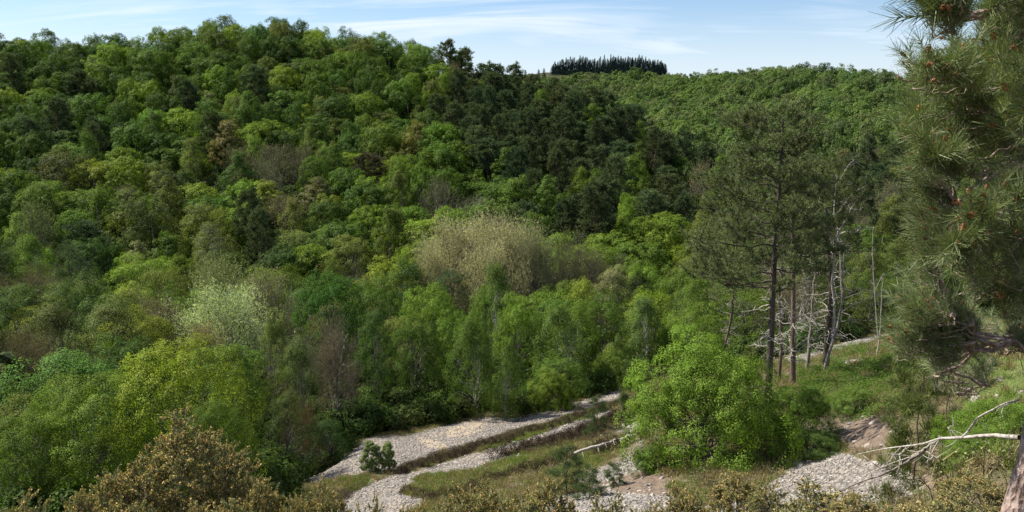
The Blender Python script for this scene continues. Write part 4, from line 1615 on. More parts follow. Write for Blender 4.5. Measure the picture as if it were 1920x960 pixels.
dead_tree('dead_tree', 'white crooked snag with forked bleached limbs right of the tall pines', base_at(1545, 695, 54),
          [([(1545, 697, 54), (1556, 650, 54), (1566, 600, 54), (1558, 540, 54), (1562, 480, 54), (1570, 440, 54), (1588, 405, 54), (1612, 368, 54)], 0.127, 0.033),
           ([(1570, 440, 54), (1590, 432, 53.8), (1605, 440, 53.6), (1614, 425, 53.5), (1642, 428, 53.2)], 0.058, 0.022),
           ([(1590, 434, 53.8), (1602, 455, 53.5), (1620, 462, 53.2), (1632, 480, 53)], 0.039, 0.013),
           ([(1572, 430, 54), (1560, 415, 54.3), (1555, 395, 54.5), (1540, 385, 54.6)], 0.049, 0.013),
           ([(1570, 590, 54), (1600, 570, 53.5), (1630, 560, 53), (1660, 545, 52.6)], 0.044, 0.013),
           ([(1566, 600, 54), (1540, 585, 54), (1500, 590, 54)], 0.034, 0.011)], 'dead_wood', 11, 501, None, 1.1)
dead_tree('dead_tree', 'grey leaning dead trunk with many bare limbs beside the leaning dark one', base_at(1520, 692, 56),
          [([(1512, 700, 56), (1518, 640, 56), (1524, 590, 56), (1526, 545, 56), (1530, 500, 56)], 0.136, 0.054),
           ([(1522, 600, 56), (1500, 560, 55.7), (1480, 545, 55.5)], 0.034, 0.011),
           ([(1524, 570, 56), (1550, 545, 55.7), (1590, 550, 55.4)], 0.039, 0.011)], 'dead_dark', 12, 502, None, 1.0)
dead_tree('dead_tree', 'dark slanting dead trunk, lowest of the group right of the tall pines', base_at(1545, 700, 50),
          [([(1543, 702, 50), (1556, 655, 50), (1572, 605, 50), (1582, 555, 50), (1578, 500, 50), (1586, 460, 50)], 0.117, 0.033),
           ([(1572, 605, 50), (1600, 598, 49.6), (1628, 602, 49.3), (1655, 592, 49)], 0.034, 0.011),
           ([(1580, 560, 50), (1610, 540, 49.6), (1640, 548, 49.2)], 0.034, 0.011),
           ([(1566, 620, 50), (1530, 640, 50), (1505, 632, 50)], 0.030, 0.011)], 'dead_dark', 9, 503, None, 1.0)
dead_tree('dead_tree', 'tall thin white dead stem above the upper path', base_at(1645, 640, 70),
          [([(1648, 645, 70), (1643, 590, 70), (1638, 520, 70), (1635, 470, 70), (1637, 428, 70)], 0.049, 0.022),
           ([(1640, 545, 70), (1652, 520, 70), (1658, 510, 70)], 0.019, 0.009), ([(1638, 510, 70), (1622, 480, 70)], 0.019, 0.009)], 'dead_wood', 5, 504, None, 0.8)
dead_tree('dead_tree', 'short pale dead stem over a dark foot, right of the thin white one', base_at(1645, 670, 52),
          [([(1643, 672, 52), (1650, 630, 52), (1652, 580, 52), (1655, 530, 52)], 0.053, 0.022),
           ([(1650, 610, 52), (1640, 585, 52)], 0.019, 0.009)], 'dead_wood', 4, 505, None, 0.6)
dead_tree('dead_tree', 'broken bleached limbs high behind the tall pines', base_at(1568, 640, 72),
          [([(1575, 645, 72), (1580, 560, 72), (1575, 470, 72), (1562, 390, 72), (1570, 330, 72)], 0.127, 0.043),
           ([(1565, 331, 72), (1592, 343, 71.5)], 0.049, 0.033), ([(1568, 350, 72), (1590, 310, 72), (1610, 290, 72)], 0.039, 0.016),
           ([(1570, 400, 72), (1600, 360, 72), (1620, 350, 72)], 0.039, 0.013)], 'dead_wood', 12, 506, None, 1.6)
dead_tree('dead_tree', 'dead slender trunk with brown top in the shaded wood left of the path', base_at(625, 800, 76),
          [([(622, 790, 76), (630, 730, 76), (640, 680, 76), (645, 640, 76)], 0.087, 0.033),
           ([(632, 710, 76), (650, 690, 76), (665, 680, 76)], 0.030, 0.011), ([(640, 670, 76), (620, 640, 76)], 0.030, 0.011)], 'dead_wood', 10, 507, None, 1.2)

RATIO = [1.0]
# the fallen branch hanging over the scree at the lower right
BRB = np.array(at(1925, 820, 8.2))
rb_ = empty('fallen_branch', tuple(BRB))
props(rb_, 'long bleached fallen branch with forked twigs over the scree at lower right', 'fallen branch')


def limb(pts_, r0, r1, name='limb', k=1.0, n=14, mat='dead_wood', twigs=0, twl=0.5, seed=0, root=rb_, base=BRB):
    rs = np.random.RandomState(600 + seed)
    P = smooth_line(np.array([at(a_, b_, (8.4 + (1912 - a_) * 0.0105 + (Y_ - 20.5) * 0.1) if root is rb_ else Y_ * RATIO[0]) for a_, b_, Y_ in pts_]) - base, n)
    P[1:-1] += rs.normal(size=(n - 2, 3)) * r0 * 0.25
    gg = Geo()
    tube(gg, P, np.linspace(r0, r1, n), 8 if r0 > 0.03 else 5)
    for _ in range(twigs):
        i = rs.randint(2, n)
        d = unit((rs.normal(size=3))[None])[0]
        q = curve_pts(P[i], P[i] + d * twl * rs.uniform(0.3, 1), rs, 5, 0.12)
        tube(gg, q, np.linspace(0.010, 0.003, 5), 3)
    return mesh_obj(name, gg.mesh('dead_limb', [mat]), root)


limb([(1912, 820, 19.5), (1880, 816, 19.8), (1840, 817, 20), (1800, 819, 20.2), (1762, 822, 20.5), (1745, 827, 20.6), (1720, 835, 20.9), (1690, 838, 21), (1655, 843, 21.2), (1607, 852, 21.5)], 0.030, 0.006, seed=1, twigs=4)
limb([(1760, 823, 20.5), (1742, 836, 20.6), (1728, 846, 20.8), (1700, 860, 21), (1665, 872, 21.2), (1640, 882, 21.4)], 0.018, 0.005, seed=2, twigs=5)
limb([(1735, 842, 20.7), (1700, 868, 20.8), (1660, 888, 21), (1610, 905, 21.3), (1575, 922, 21.5)], 0.026, 0.009, seed=3, mat='dead_dark', twigs=12, twl=0.35)
limb([(1762, 824, 20.4), (1752, 840, 20.3), (1745, 852, 20.2), (1752, 859, 20.1), (1740, 860, 20), (1730, 853, 20)], 0.010, 0.004, seed=4, twigs=2, twl=0.25)
limb([(1785, 820, 20.3), (1782, 806, 20.2), (1776, 801, 20.1)], 0.008, 0.004, seed=5, twigs=3, twl=0.25)
limb([(1805, 819, 20.2), (1818, 806, 20.1), (1826, 788, 20), (1850, 772, 19.8), (1880, 758, 19.5), (1912, 748, 19.2)], 0.017, 0.008, seed=6, twigs=3, twl=0.4)
limb([(1700, 838, 21), (1690, 852, 21), (1672, 851, 21)], 0.008, 0.004, seed=7, twigs=4, twl=0.4)

# thin log with stubs lying on the slope, and a grey stick below it
LG = base_at(1135, 843, 46)
RATIO[0] = LG[1] / 46 * 0.965
lg = empty('fallen_log', tuple(LG))
props(lg, 'thin bleached fallen log with side stubs on the grassy slope', 'fallen log')
limb([(1076, 852, 46), (1100, 842, 46.5), (1140, 830, 47), (1170, 822, 47.6), (1192, 815, 48)], 0.1, 0.07, seed=8, root=lg, base=LG, name='stem')
for i, (a_, b_) in enumerate(((1092, 845), (1120, 836), (1135, 831), (1150, 827), (1163, 824))):
    limb([(a_, b_, 46.8), (a_ + 1, b_ + 5, 46.6), (a_ + 3, b_ + 13 - 2 * i, 46.4)], 0.03, 0.012, seed=10 + i, root=lg, base=LG, name='stub', n=4)
LG2 = base_at(1040, 880, 43)
RATIO[0] = LG2[1] / 43 * 0.99
lg2 = empty('fallen_stick', tuple(LG2))
props(lg2, 'thin grey stick lying in the grass left of the dark young pine', 'stick')
limb([(1000, 890, 43), (1030, 882, 43.4), (1050, 872, 43.8), (1066, 862, 44.2)], 0.035, 0.015, seed=16, root=lg2, base=LG2, name='stem', twigs=3)
LG3 = base_at(1115, 915, 32)
RATIO[0] = LG3[1] / 32 * 0.98
lg3 = empty('fallen_branch', tuple(LG3))
props(lg3, 'small grey dead branch with curled twigs under the dark young pine', 'fallen branch')
limb([(1085, 898, 32), (1105, 905, 31.8), (1130, 920, 31.5)], 0.035, 0.02, seed=17, root=lg3, base=LG3, name='limb', twigs=6)
limb([(1105, 905, 31.8), (1112, 893, 31.8), (1095, 890, 31.9)], 0.015, 0.006, seed=18, root=lg3, base=LG3, name='limb', twigs=3, twl=0.3)

RATIO[0] = 1.0
# shrubby oak in front of the tallest pine
def put_foot(proto, name, px, pytop, pyfoot, wpx, colour, label, category='tree', Y=None):
    q = hit(px, pyfoot)
    if q is None:
        q = base_at(px, pyfoot, Y or 40)
    top = at(px, pytop, q[1])
    w = wpx / F * (q[1] * cP - q[2] * sP)
    taken.append((q[0], q[1], w * 0.3))
    return place(proto, name, (q[0], q[1], zat(q[0], q[1]) - 0.05), top[2] - q[2], w, random.random() * 6.28, PAL[colour] if isinstance(colour, str) else colour, label, None, category)


OAKH = Proto('shrubby_oak', broadleaf(700, 6.0, 8.4, 0.02, 'dome', 64, 0.17, 13, 0.34, 90000, 0.095, solid=0.55, sparse=0.16, jit=0.12, bark='bark_grey', trunk_r=0.14, low=0.15), 6.0, 8.4)
put_foot(OAKH, 'oak_tree', 1322, 655, 862, 270, (0.12, 0.20, 0.03), 'broad bright green shrubby oak at the foot of the tallest pine')
put_foot(OAKH, 'oak_tree', 1482, 735, 824, 150, (0.09, 0.155, 0.026), 'darker low oak bush shaded under the tallest pine, right of the broad one')  # leaf colour darkened to carry the shade of the pine
OAKB = Proto('spreading_oak', broadleaf(710, 9.5, 9.5, 0.1, 'oak', 30, 0.25, 14, 0.30, 62000, 0.115, solid=0.5, sparse=0.1, trunk_r=0.25), 9.5, 9.5)
put(OAKB, 'oak_tree', 320, 662, 47, 250, (0.175, 0.23, 0.032), 'yellow-green spreading oak above the big gorse bush', rz=1.0)
put(OAKB, 'oak_tree', 180, 718, 46, 240, (0.11, 0.165, 0.028), 'mid green spreading oak just left of the yellow-green one', rz=3.0)
put(OAKB, 'oak_tree', 400, 770, 43, 140, (0.07, 0.115, 0.022), 'low dull green oak right of the yellow-green one, behind the big gorse', rz=4.4)

# young pines and saplings on the slope
YP = [Proto('young_pine', pine(720 + i, 3.2, 2.0, 0.04, 22, 12, 30, 0.28, 0.24, 0.014, trunk_r=0.05, dead=2, top_flat=0.7), 3.2, 2.0) for i in range(3)]
YC = (0.075, 0.105, 0.045)
for i, (px, py, pf, w, lab) in enumerate(((1120, 748, 815, 46, 'slim young pine standing alone between heather mounds'), (1190, 682, 790, 66, 'taller young pine at the left edge of the shrubby oak'),
                                         (1062, 845, 925, 74, 'dark bushy young pine above the bottom gorse'), (1105, 880, 935, 56, 'low right-hand young pine next to the curled dead branch'),
                                         (1150, 870, 912, 44, 'smallest young pine on the reddish soil'))):
    put_foot(YP[i % 3], 'young_pine', px, py, pf, w, YC, lab)
SAP = Proto('sapling', broadleaf(730, 2.6, 1.5, 0.05, 'dome', 34, 0.2, 9, 0.5, 12000, 0.09, limb=True, trunk_r=0.03, bark='bark_grey'), 2.6, 1.5)
put_foot(SAP, 'sapling', 698, 831, 884, 36, (0.13, 0.18, 0.065), 'left, wider sapling bush at the fork of the stone path')
put_foot(SAP, 'sapling', 730, 833, 882, 29, (0.14, 0.19, 0.065), 'right, slimmer sapling bush at the fork of the stone path')
put_foot(OAKH, 'bush', 1150, 664, 728, 74, (0.12, 0.18, 0.035), 'leafy bush above the upper stone path, below the olive birch', category='bush')
put_foot(OAKH, 'bush', 1035, 700, 768, 80, (0.13, 0.19, 0.03), 'leafy light green bush hanging to the edge of the stone path', category='bush')
put_foot(OAKH, 'bush', 1250, 622, 690, 80, (0.11, 0.17, 0.03), 'leafy bush behind the left shoulder of the shrubby oak', category='bush')
put(YP[1], 'young_pine', 1742, 612, 17.5, 125, (0.10, 0.125, 0.04), 'soft bright young pine in front of the bracken slope', keep=0.4)
put(YP[2], 'young_pine', 1788, 655, 20, 100, (0.085, 0.11, 0.04), 'second young pine with dark stem beside the sandy bank', keep=0.4)
put(OAKH, 'bush', 1885, 760, 15, 190, (0.11, 0.18, 0.03), 'bright leafy bush under the fallen branch at the right edge', category='bush')
put(OAKH, 'bush', 1850, 850, 13.5, 130, (0.10, 0.165, 0.03), 'leafy bush left of the leaning near trunk', category='bush')

put_foot(OAKH, 'bush', 1530, 815, 858, 110, (0.06, 0.10, 0.025), 'low bramble bush, added dark for shade, right of the shrubby oak by the scree', category='bush')  # low brambles, added with dark leaves to give shade beside the oak
put_foot(OAKH, 'bush', 1225, 838, 885, 80, (0.09, 0.15, 0.03), 'low leafy bush at the left foot of the shrubby oak', category='bush')
put_foot(OAKH, 'bush', 1600, 735, 778, 90, (0.10, 0.16, 0.035), 'low leafy bush on the bracken bank above the bare soil', category='bush')
put_foot(YP[0], 'young_pine', 1690, 700, 790, 80, (0.10, 0.13, 0.045), 'rounded young pine left of the soft bright one')

# gorse along the bottom edge


def gorse(seed, H, W, nsh, per=46, flow=0.85):
    rs = np.random.RandomState(seed)
    st, gr, fl = Geo(), Geo(), Geo()
    R = W / 2
    # uneven dome of shoot tips, in rounded clumps
    nc = 34
    th = np.arange(nc) * 2.4 + rs.normal(size=nc) * 0.3
    rr = R * np.sqrt((np.arange(nc) + 0.5) / nc) * 0.95
    cz_ = H * (0.93 - 0.5 * (rr / R) ** 2) * rs.uniform(0.82, 1.05, nc)
    C_ = np.stack([np.cos(th) * rr, np.sin(th) * rr, cz_], 1)
    cr_ = R * rs.uniform(0.10, 0.30, nc)
    for c_ in C_:
        q = curve_pts((rs.normal() * 0.06, rs.normal() * 0.06, -0.3), c_ - [0, 0, 0.05], rs, 6, 0.06, -0.05)
        tube(st, q, np.linspace(0.016, 0.005, 6), 5)
    for k in range(nsh):
        i = rs.randint(nc)
        o = unit((rs.normal(size=3) + np.array([0, 0, 0.6]) + C_[i] / np.array([R, R, H]) * np.array([0.7, 0.7, 0.4]))[None])[0]
        L = rs.uniform(0.06, 0.17)
        p = C_[i] + o * cr_[i] * rs.uniform(0.3, 1.0) * np.array([1, 1, 0.8]) - np.array([0, 0, rs.random() ** 2 * 0.35])
        d = unit((o * 0.9 + rs.normal(size=3) * 0.45 + np.array([0, 0, 0.35]))[None])[0]
        tube(st, [p - d * 0.05, p + d * L * 0.5, p + d * L], [0.003, 0.002, 0.001], 3)
        t = rs.random(per)
        blades(gr, p + d * (t * L)[:, None], unit(d * 0.5 + sphere_dirs(per, rs)), 0.034 * rs.uniform(0.6, 1.3, per), 0.012, rs)
        if rs.random() < flow:
            m = rs.randint(10, 26)
            t = rs.uniform(0.3, 1.08, m)
            leaves(fl, p + d * (t * L)[:, None] + sphere_dirs(m, rs) * 0.017, sphere_dirs(m, rs), 0.023 * rs.uniform(0.7, 1.4, m), rs, 0.8)
    return st, gr, fl


GORSE = []
for i, (H, W, n_) in enumerate(((1.8, 1.3, 620), (1.7, 1.1, 480), (1.6, 1.0, 400), (2.4, 1.8, 1150))):
    s_, g_, f_ = gorse(800 + i, H, W, n_, flow=(0.8, 0.85, 0.5, 0.85)[i])
    GORSE.append((H, W, s_.mesh('gorse_stem', ['dead_dark']), g_.mesh('gorse_spines', ['gorse_green']), f_.mesh('gorse_flowers', ['gorse_flower'])))


def put_gorse(k, px, pytop, Y, wpx, label):
    H, W, s_, g_, f_ = GORSE[k]
    p = at(px, pytop, Y)
    zb = zat(p[0], p[1])
    w = wpx / F * (p[1] * cP - p[2] * sP)
    h = min(max(p[2] - zb, 0.5), 2.9)
    zb = p[2] - h
    e = empty('gorse_bush', (p[0], p[1], zb), random.random() * 6.28, (w / W, w / W, h / H))
    props(e, label, 'bush', 'spent gorse bushes along the near edge')
    mesh_obj('stems', s_, e)
    mesh_obj('spines', g_, e)
    mesh_obj('flowers', f_, e)
    return e


for t in ((3, 335, 780, 11, 225, 'tallest gorse bush, big tan mound in front of the yellow-green oak'), (0, 230, 850, 10.5, 170, 'gorse shoulder left of the tallest gorse bush'),
          (0, 425, 845, 11.5, 160, 'gorse shoulder right of the tallest gorse bush'), (1, 140, 915, 8.5, 120, 'low gorse near the lower left corner'),
          (2, 40, 925, 8, 130, 'lowest gorse in the lower left corner'), (1, 485, 893, 9.5, 95, 'greenish gorse right of the big gorse mound'),
          (0, 600, 897, 9.5, 120, 'tan gorse tuft below the lower end of the stone path'), (2, 690, 935, 8, 80, 'thin gorse sprigs at the bottom, right of the tan tuft'),
          (1, 545, 920, 8, 90, 'short gorse between the greenish and the tan one'),
          (0, 900, 885, 9.5, 130, 'loose gorse in the bottom middle, below the grass island'), (1, 1035, 898, 9, 120, 'brown gorse right of the loose middle one'),
          (2, 970, 920, 8, 110, 'low gorse between the loose and the brown middle ones'),
          (2, 1140, 925, 9, 90, 'green-tipped gorse sprigs below the curled dead branch'), (1, 1385, 885, 12, 110, 'pale brown gorse below the shrubby oak'),
          (0, 1290, 905, 11, 100, 'thin gorse below the left half of the shrubby oak'), (2, 1440, 905, 11, 90, 'smaller gorse right of the pale brown one'),
          (2, 1540, 905, 9, 130, 'spiky gorse sprigs on the scree under the fallen branch'), (1, 1610, 925, 8.5, 110, 'low gorse right of the spiky sprigs'),
          (0, 1830, 880, 9, 120, 'tan gorse left of the leaning near trunk'), (2, 1790, 925, 8, 120, 'low gorse at the bottom beside the leaning near trunk'),
          (1, 760, 945, 7.5, 110, 'lowest gorse tips at the bottom below the grass island'), (0, 1210, 935, 7.8, 120, 'lowest gorse tips at the bottom, under the reddish soil'), (1, 1700, 945, 7.5, 130, 'lowest gorse tips between the scree and the leaning trunk'),
          (0, 250, 930, 8, 150, 'gorse at the bottom in front of the tallest gorse bush'), (0, 410, 925, 8.5, 150, 'gorse at the bottom, right front of the tallest gorse bush'),
          (2, 820, 935, 8, 110, 'short gorse left of the loose middle one')):
    put_gorse(*t)
# ------------------------------------------------------------------ the near pine at the right edge
def rot_to(D, rs):
    """rotation matrices that carry +Z onto each direction"""
    n = len(D)
    z = unit(D)
    x = unit(np.cross(z, rs.normal(size=(n, 3))))
    y = np.cross(z, x)
    return np.stack([x, y, z], 2)


def shoot_shape(seed, L=0.30, nn_=120, nl=0.12, w=0.0037, bare=0.1):
    rs = np.random.RandomState(seed)
    gg = Geo()
    t = bare + (1 - bare) * rs.random(nn_)
    P = np.stack([0 * t, 0 * t, t * L], 1)
    th = rs.random(nn_) * 6.28
    open_ = rs.uniform(0.35, 1.0, nn_) * (1.15 - 0.4 * t)
    D = np.stack([np.cos(th) * open_, np.sin(th) * open_, np.full(nn_, 0.75)], 1)
    D[:, 2] += rs.normal(size=nn_) * 0.15
    blades(gg, P, D, nl * rs.uniform(0.75, 1.1, nn_), w, rs)
    return gg.arrays()


def bud_shape(seed):
    rs = np.random.RandomState(seed)
    gg = Geo()
    n = 26
    z = rs.random(n) * 0.05
    th = rs.random(n) * 6.28
    P = np.stack([np.cos(th) * 0.014, np.sin(th) * 0.014, z], 1)
    leaves(gg, P, np.stack([np.cos(th), np.sin(th), 0.4 + 0 * th], 1), 0.024, rs, 0.8)
    return gg.arrays()


def stamp(gg, shape, P, D, S, rs):
    V, Q, _m = shape
    R = rot_to(D, rs)
    W_ = np.einsum('nij,vj->nvi', R, V) * S[:, None, None] + P[:, None, :]
    n, m = len(P), len(V)
    gg.add(W_.reshape(-1, 3), (Q[None] + (np.arange(n) * m)[:, None, None]).reshape(-1, 4))


NP = np.array([4.75, 7.1, 0.0])
NP[2] = zat(NP[0], NP[1])
npine = empty('pine_tree', tuple(NP))
props(npine, 'near pine at the right edge, long needles and orange buds in close view', 'tree')
gg = Geo()
tl = px_line([(1893, 1010, 7.0), (1912, 940, 7.05), (1935, 860, 7.1), (1960, 700, 7.2), (1985, 500, 7.3), (2000, 250, 7.4), (2000, 0, 7.4), (2010, -250, 7.4)], NP)
tube(gg, smooth_line(tl, 24), np.linspace(0.135, 0.07, 24), 14)
mesh_obj('trunk', gg.mesh('near_pine_trunk', ['bark_near'], smooth=True), npine)

REG = [
    # polygon in which the foliage mass is seen, number of shoots, nearest and farthest depth, needle share
    ([(1703, 112), (1755, 98), (1775, 66), (1800, 48), (1840, 0), (1925, -40), (1960, 0), (1960, 330), (1870, 315), (1800, 335), (1735, 318), (1706, 275), (1688, 205)], 760, 5.2, 7.6),
    ([(1850, -30), (1960, -30), (1960, 320), (1880, 300), (1850, 150)], 240, 4.6, 6.6),
    ([(1768, 450), (1800, 390), (1850, 335), (1960, 320), (1960, 610), (1880, 600), (1820, 570), (1775, 530)], 420, 4.4, 6.2),
    ([(1712, 300), (1790, 330), (1830, 345), (1775, 430), (1760, 520), (1800, 610), (1720, 600), (1690, 560), (1720, 500), (1718, 400)], 420, 7.2, 8.8),
    ([(1690, 570), (1760, 540), (1850, 600), (1950, 610), (1950, 660), (1840, 650), (1790, 680), (1700, 690), (1660, 640)], 420, 7.6, 9.2),
    ([(1690, 640), (1760, 560), (1850, 560), (1880, 700), (1830, 760), (1740, 740)], 260, 9.5, 11.5),
    ([(1716, -20), (1820, -20), (1812, 12), (1780, 36), (1757, 36), (1735, 18)], 60, 4.0, 4.6),
]
rs = np.random.RandomState(77)
shapes = [shoot_shape(900 + i, 0.26 + 0.05 * i, 95) for i in range(4)]
buds = [bud_shape(920 + i) for i in range(2)]
crown, twigs, cones = Geo(), Geo(), Geo()
Ps, Ds = [], []
for poly, n, y0, y1 in REG:
    poly_ = np.array(poly)
    lo, hi = poly_.min(0), poly_.max(0)
    got = 0
    centre = poly_.mean(0)
    while got < n:
        q = lo + (hi - lo) * rs.random((400, 2))
        ok = sdist(q[:, 0], q[:, 1], poly) > rs.uniform(6, 20)
        for px, py in q[ok]:
            # shoots cluster along sprays
            hsh = vnoise(np.array([px / 36.0]), np.array([py / 26.0]), 5)[0]
            if hsh < 0.43:
                continue
            Y = y0 + (y1 - y0) * np.clip(vnoise(np.array([px / 60.0]), np.array([py / 60.0]), 9)[0] + rs.normal() * 0.2, 0, 1)
            p = at(px, py, Y)
            trunk_p = NP + np.array([0, 0, p[2] - NP[2] - 0.35])
            d = unit((p - trunk_p)[None])[0]
            d = unit((d * 0.9 + rs.normal(size=3) * 0.45 + np.array([0, 0, 0.45]))[None])[0]
            Ps.append(p)
            Ds.append(d)
            got += 1
            if got >= n:
                break
Ps, Ds = np.array(Ps), np.array(Ds)
which = rs.randint(0, 4, len(Ps))
Lsh = 0.3
for k in range(4):
    m = which == k
    stamp(crown, shapes[k], Ps[m] - Ds[m] * Lsh * 0.6, Ds[m], rs.uniform(0.65, 1.15, m.sum()), rs)
m = rs.random(len(Ps)) < 0.3
for k in range(2):
    mm = m & (which % 2 == k)
    stamp(cones, buds[k], Ps[mm] + Ds[mm] * Lsh * 0.32, Ds[mm], rs.uniform(0.5, 0.95, mm.sum()), rs)
# shoots sit on twigs, twigs on branches, branches on the trunk
ax = NP[None, :2] + 0 * Ps[:, :2]
dist_t = np.hypot(Ps[:, 0] - NP[0] - 0.5, Ps[:, 1] - NP[1])
order_ = np.argsort(dist_t)
parent = np.full(len(Ps), -1)
for n_i, j in enumerate(order_):
    if n_i < 26:
        continue
    prev = order_[:n_i]
    prev = prev[dist_t[prev] < dist_t[j] - 0.05]
    dd = ((Ps[prev] - Ps[j]) ** 2 * np.array([1, 1, 1.6])).sum(1) + 0.25 * dist_t[prev]
    k = prev[np.argmin(dd)]
    if ((Ps[k] - Ps[j]) ** 2).sum() < 4.0:
        parent[j] = k
load = np.ones(len(Ps))
for j in order_[::-1]:
    if parent[j] >= 0:
        load[parent[j]] += load[j]
rad = np.minimum(0.0035 * load ** 0.40, 0.017)
for j in range(len(Ps)):
    end = Ps[j] - Ds[j] * Lsh * 0.35
    if parent[j] >= 0:
        k = parent[j]
        s = Ps[k] - Ds[k] * Lsh * 0.35
        r0 = rad[k] * 0.9
    else:
        s = NP + np.array([tl[3][0], tl[3][1], Ps[j][2] - NP[2] - 0.4])
        r0 = rad[j] * 1.2
    q = curve_pts(s, end, rs, 5, 0.05, -0.06)
    tube(twigs, q, np.linspace(min(r0, rad[j] * 1.6), rad[j], 5), 5)
    tube(twigs, [end, Ps[j] + Ds[j] * Lsh * 0.3], [0.004, 0.003], 4)
for gg_, nm, mt in ((crown, 'needles', 'pine_needle_near'), (cones, 'buds', 'pine_cone'), (twigs, 'branches', 'bark_near')):
    for v in gg_.v:
        v -= NP
    o = mesh_obj(nm, gg_.mesh('near_pine_' + nm, [mt]), npine)
    o['kind'] = 'stuff'
limb([(1930, 628, 8.2), (1885, 634, 8.1), (1850, 628, 8), (1815, 617, 7.9), (1783, 606, 7.8)], 0.022, 0.008, seed=30, root=npine, base=NP, name='dead_limb', twigs=2, twl=0.15)
limb([(1940, 300, 6.6), (1880, 320, 6.5), (1830, 345, 6.4), (1795, 380, 6.3)], 0.03, 0.01, seed=31, root=npine, base=NP, name='limb', twigs=5, twl=0.3, mat='bark_near')
limb([(1940, 400, 7.6), (1850, 385, 7.8), (1780, 400, 8), (1730, 425, 8.1)], 0.022, 0.008, seed=32, root=npine, base=NP, name='limb', twigs=8, twl=0.4, mat='dead_wood')

# ------------------------------------------------------------------ cover on the open slope
def sample_ground(n, y0, y1, seed, x0=-0.7, x1=0.72):
    r_ = np.random.RandomState(seed)
    y = np.sqrt(r_.uniform(y0 * y0, y1 * y1, n))
    x = y * r_.uniform(x0, x1, n)
    return x, y, height(x, y)


def normals(x, y):
    e = 0.25
    zx = (height(x + e, y) - height(x - e, y)) / (2 * e)
    zy = (height(x, y + e) - height(x, y - e)) / (2 * e)
    return unit(np.stack([-zx, -zy, np.ones_like(zx)], 1))


def stones(name, n, y0, y1, smin, smax, zone, label, seed, thr=0.45, extra=0.0):
    r_ = np.random.RandomState(seed)
    x, y, z = sample_ground(n * 6, y0, y1, seed)
    zm, px, py = zone_mask(x, y, z, tuple(set(zone)), soft=5)
    m = sum(zm[k] for k in zone)
    m = m + (vnoise(x / 0.9, y / 0.9, 4) - 0.5) * 0.8
    keep = (m > thr) | (r_.random(len(x)) < extra)
    keep &= (px > 480) & (px < 1960) & (forest_mask(x, y, z) < 0.6)
    x, y, z = x[keep][:n], y[keep][:n], z[keep][:n]
    k = len(x)
    s = smin + (smax - smin) * r_.random(k) ** 2.6
    base = np.array([[-1, -1, -1], [1, -1, -1], [1, 1, -1], [-1, 1, -1], [-.75, -.75, 1], [.75, -.75, 1], [.75, .75, 1], [-.75, .75, 1]], float) * 0.5
    V = base[None] * (1 + r_.normal(size=(k, 8, 3)) * 0.28)
    V *= s[:, None, None] * np.stack([r_.uniform(0.8, 1.5, k), r_.uniform(0.6, 1.1, k), r_.uniform(0.3, 0.6, k)], 1)[:, None, :]
    nr = unit(normals(x, y) + r_.normal(size=(k, 3)) * 0.3)
    R = rot_to(nr, r_)
    V = np.einsum('nij,nvj->nvi', R, V) + np.stack([x, y, z + s * 0.08], 1)[:, None, :]
    q = np.array([(0, 3, 2, 1), (4, 5, 6, 7), (0, 1, 5, 4), (1, 2, 6, 5), (2, 3, 7, 6), (3, 0, 4, 7)])
    g_ = Geo()
    g_.add(V.reshape(-1, 3), (q[None] + (np.arange(k) * 8)[:, None, None]).reshape(-1, 4))
    o = mesh_obj(name, g_.mesh(name, ['stone']))
    props(o, label, None, None, 'stuff')
    print(name, k)


stones('path_stones', 26000, 40, 100, 0.04, 0.17, ['scree'], 'pale broken stones covering the stony paths across the slope', 41)
stones('scree_stones', 30000, 17, 44, 0.028, 0.125, ['scree'], 'grey and white loose scree stones on the near slope', 42)
stones('scattered_stones', 2500, 16, 80, 0.04, 0.22, ['soil', 'heather'], 'loose stones scattered over soil and heath', 43, 0.5, 0.06)


def tuft(seed, n, H, w, spread, mat, leafy=False):
    r_ = np.random.RandomState(seed)
    g_ = Geo()
    P = np.stack([r_.normal(size=n) * spread, r_.normal(size=n) * spread, np.zeros(n) - 0.02], 1)
    D = unit(np.stack([r_.normal(size=n) * 0.45, r_.normal(size=n) * 0.45, np.ones(n)], 1))
    if leafy:
        P = P + D * (r_.random((n, 1)) * H)
        leaves(g_, P, np.array([0, 0, 1.0]) + r_.normal(size=(n, 3)) * 0.6, w * r_.uniform(0.6, 1.3, n), r_, 0.5)
    else:
        blades(g_, P, D, H * r_.uniform(0.5, 1.2, n), w, r_)
    return g_.mesh('tuft', [mat])


TUFTS = {
    'grass': [tuft(1000 + i, 60, 0.22, 0.018, 0.12, 'grass_blade') for i in range(3)] + [tuft(1005, 60, 0.25, 0.016, 0.12, 'dry_blade')],
    'heather': [tuft(1010 + i, 130, 0.28, 0.045, 0.17, 'heather_twig', True) for i in range(3)],
    'heath': [tuft(1020, 110, 0.25, 0.04, 0.16, 'heather_twig', True), tuft(1021, 60, 0.28, 0.016, 0.14, 'dry_blade'), tuft(1022, 60, 0.2, 0.016, 0.12, 'grass_blade'),
              tuft(1023, 110, 0.22, 0.045, 0.18, 'gorse_green', True), tuft(1024, 50, 0.3, 0.018, 0.12, 'dry_blade')],
    'bracken': [tuft(1030 + i, 90, 0.5, 0.10, 0.24, 'bracken', True) for i in range(3)],
    'under': [],
}


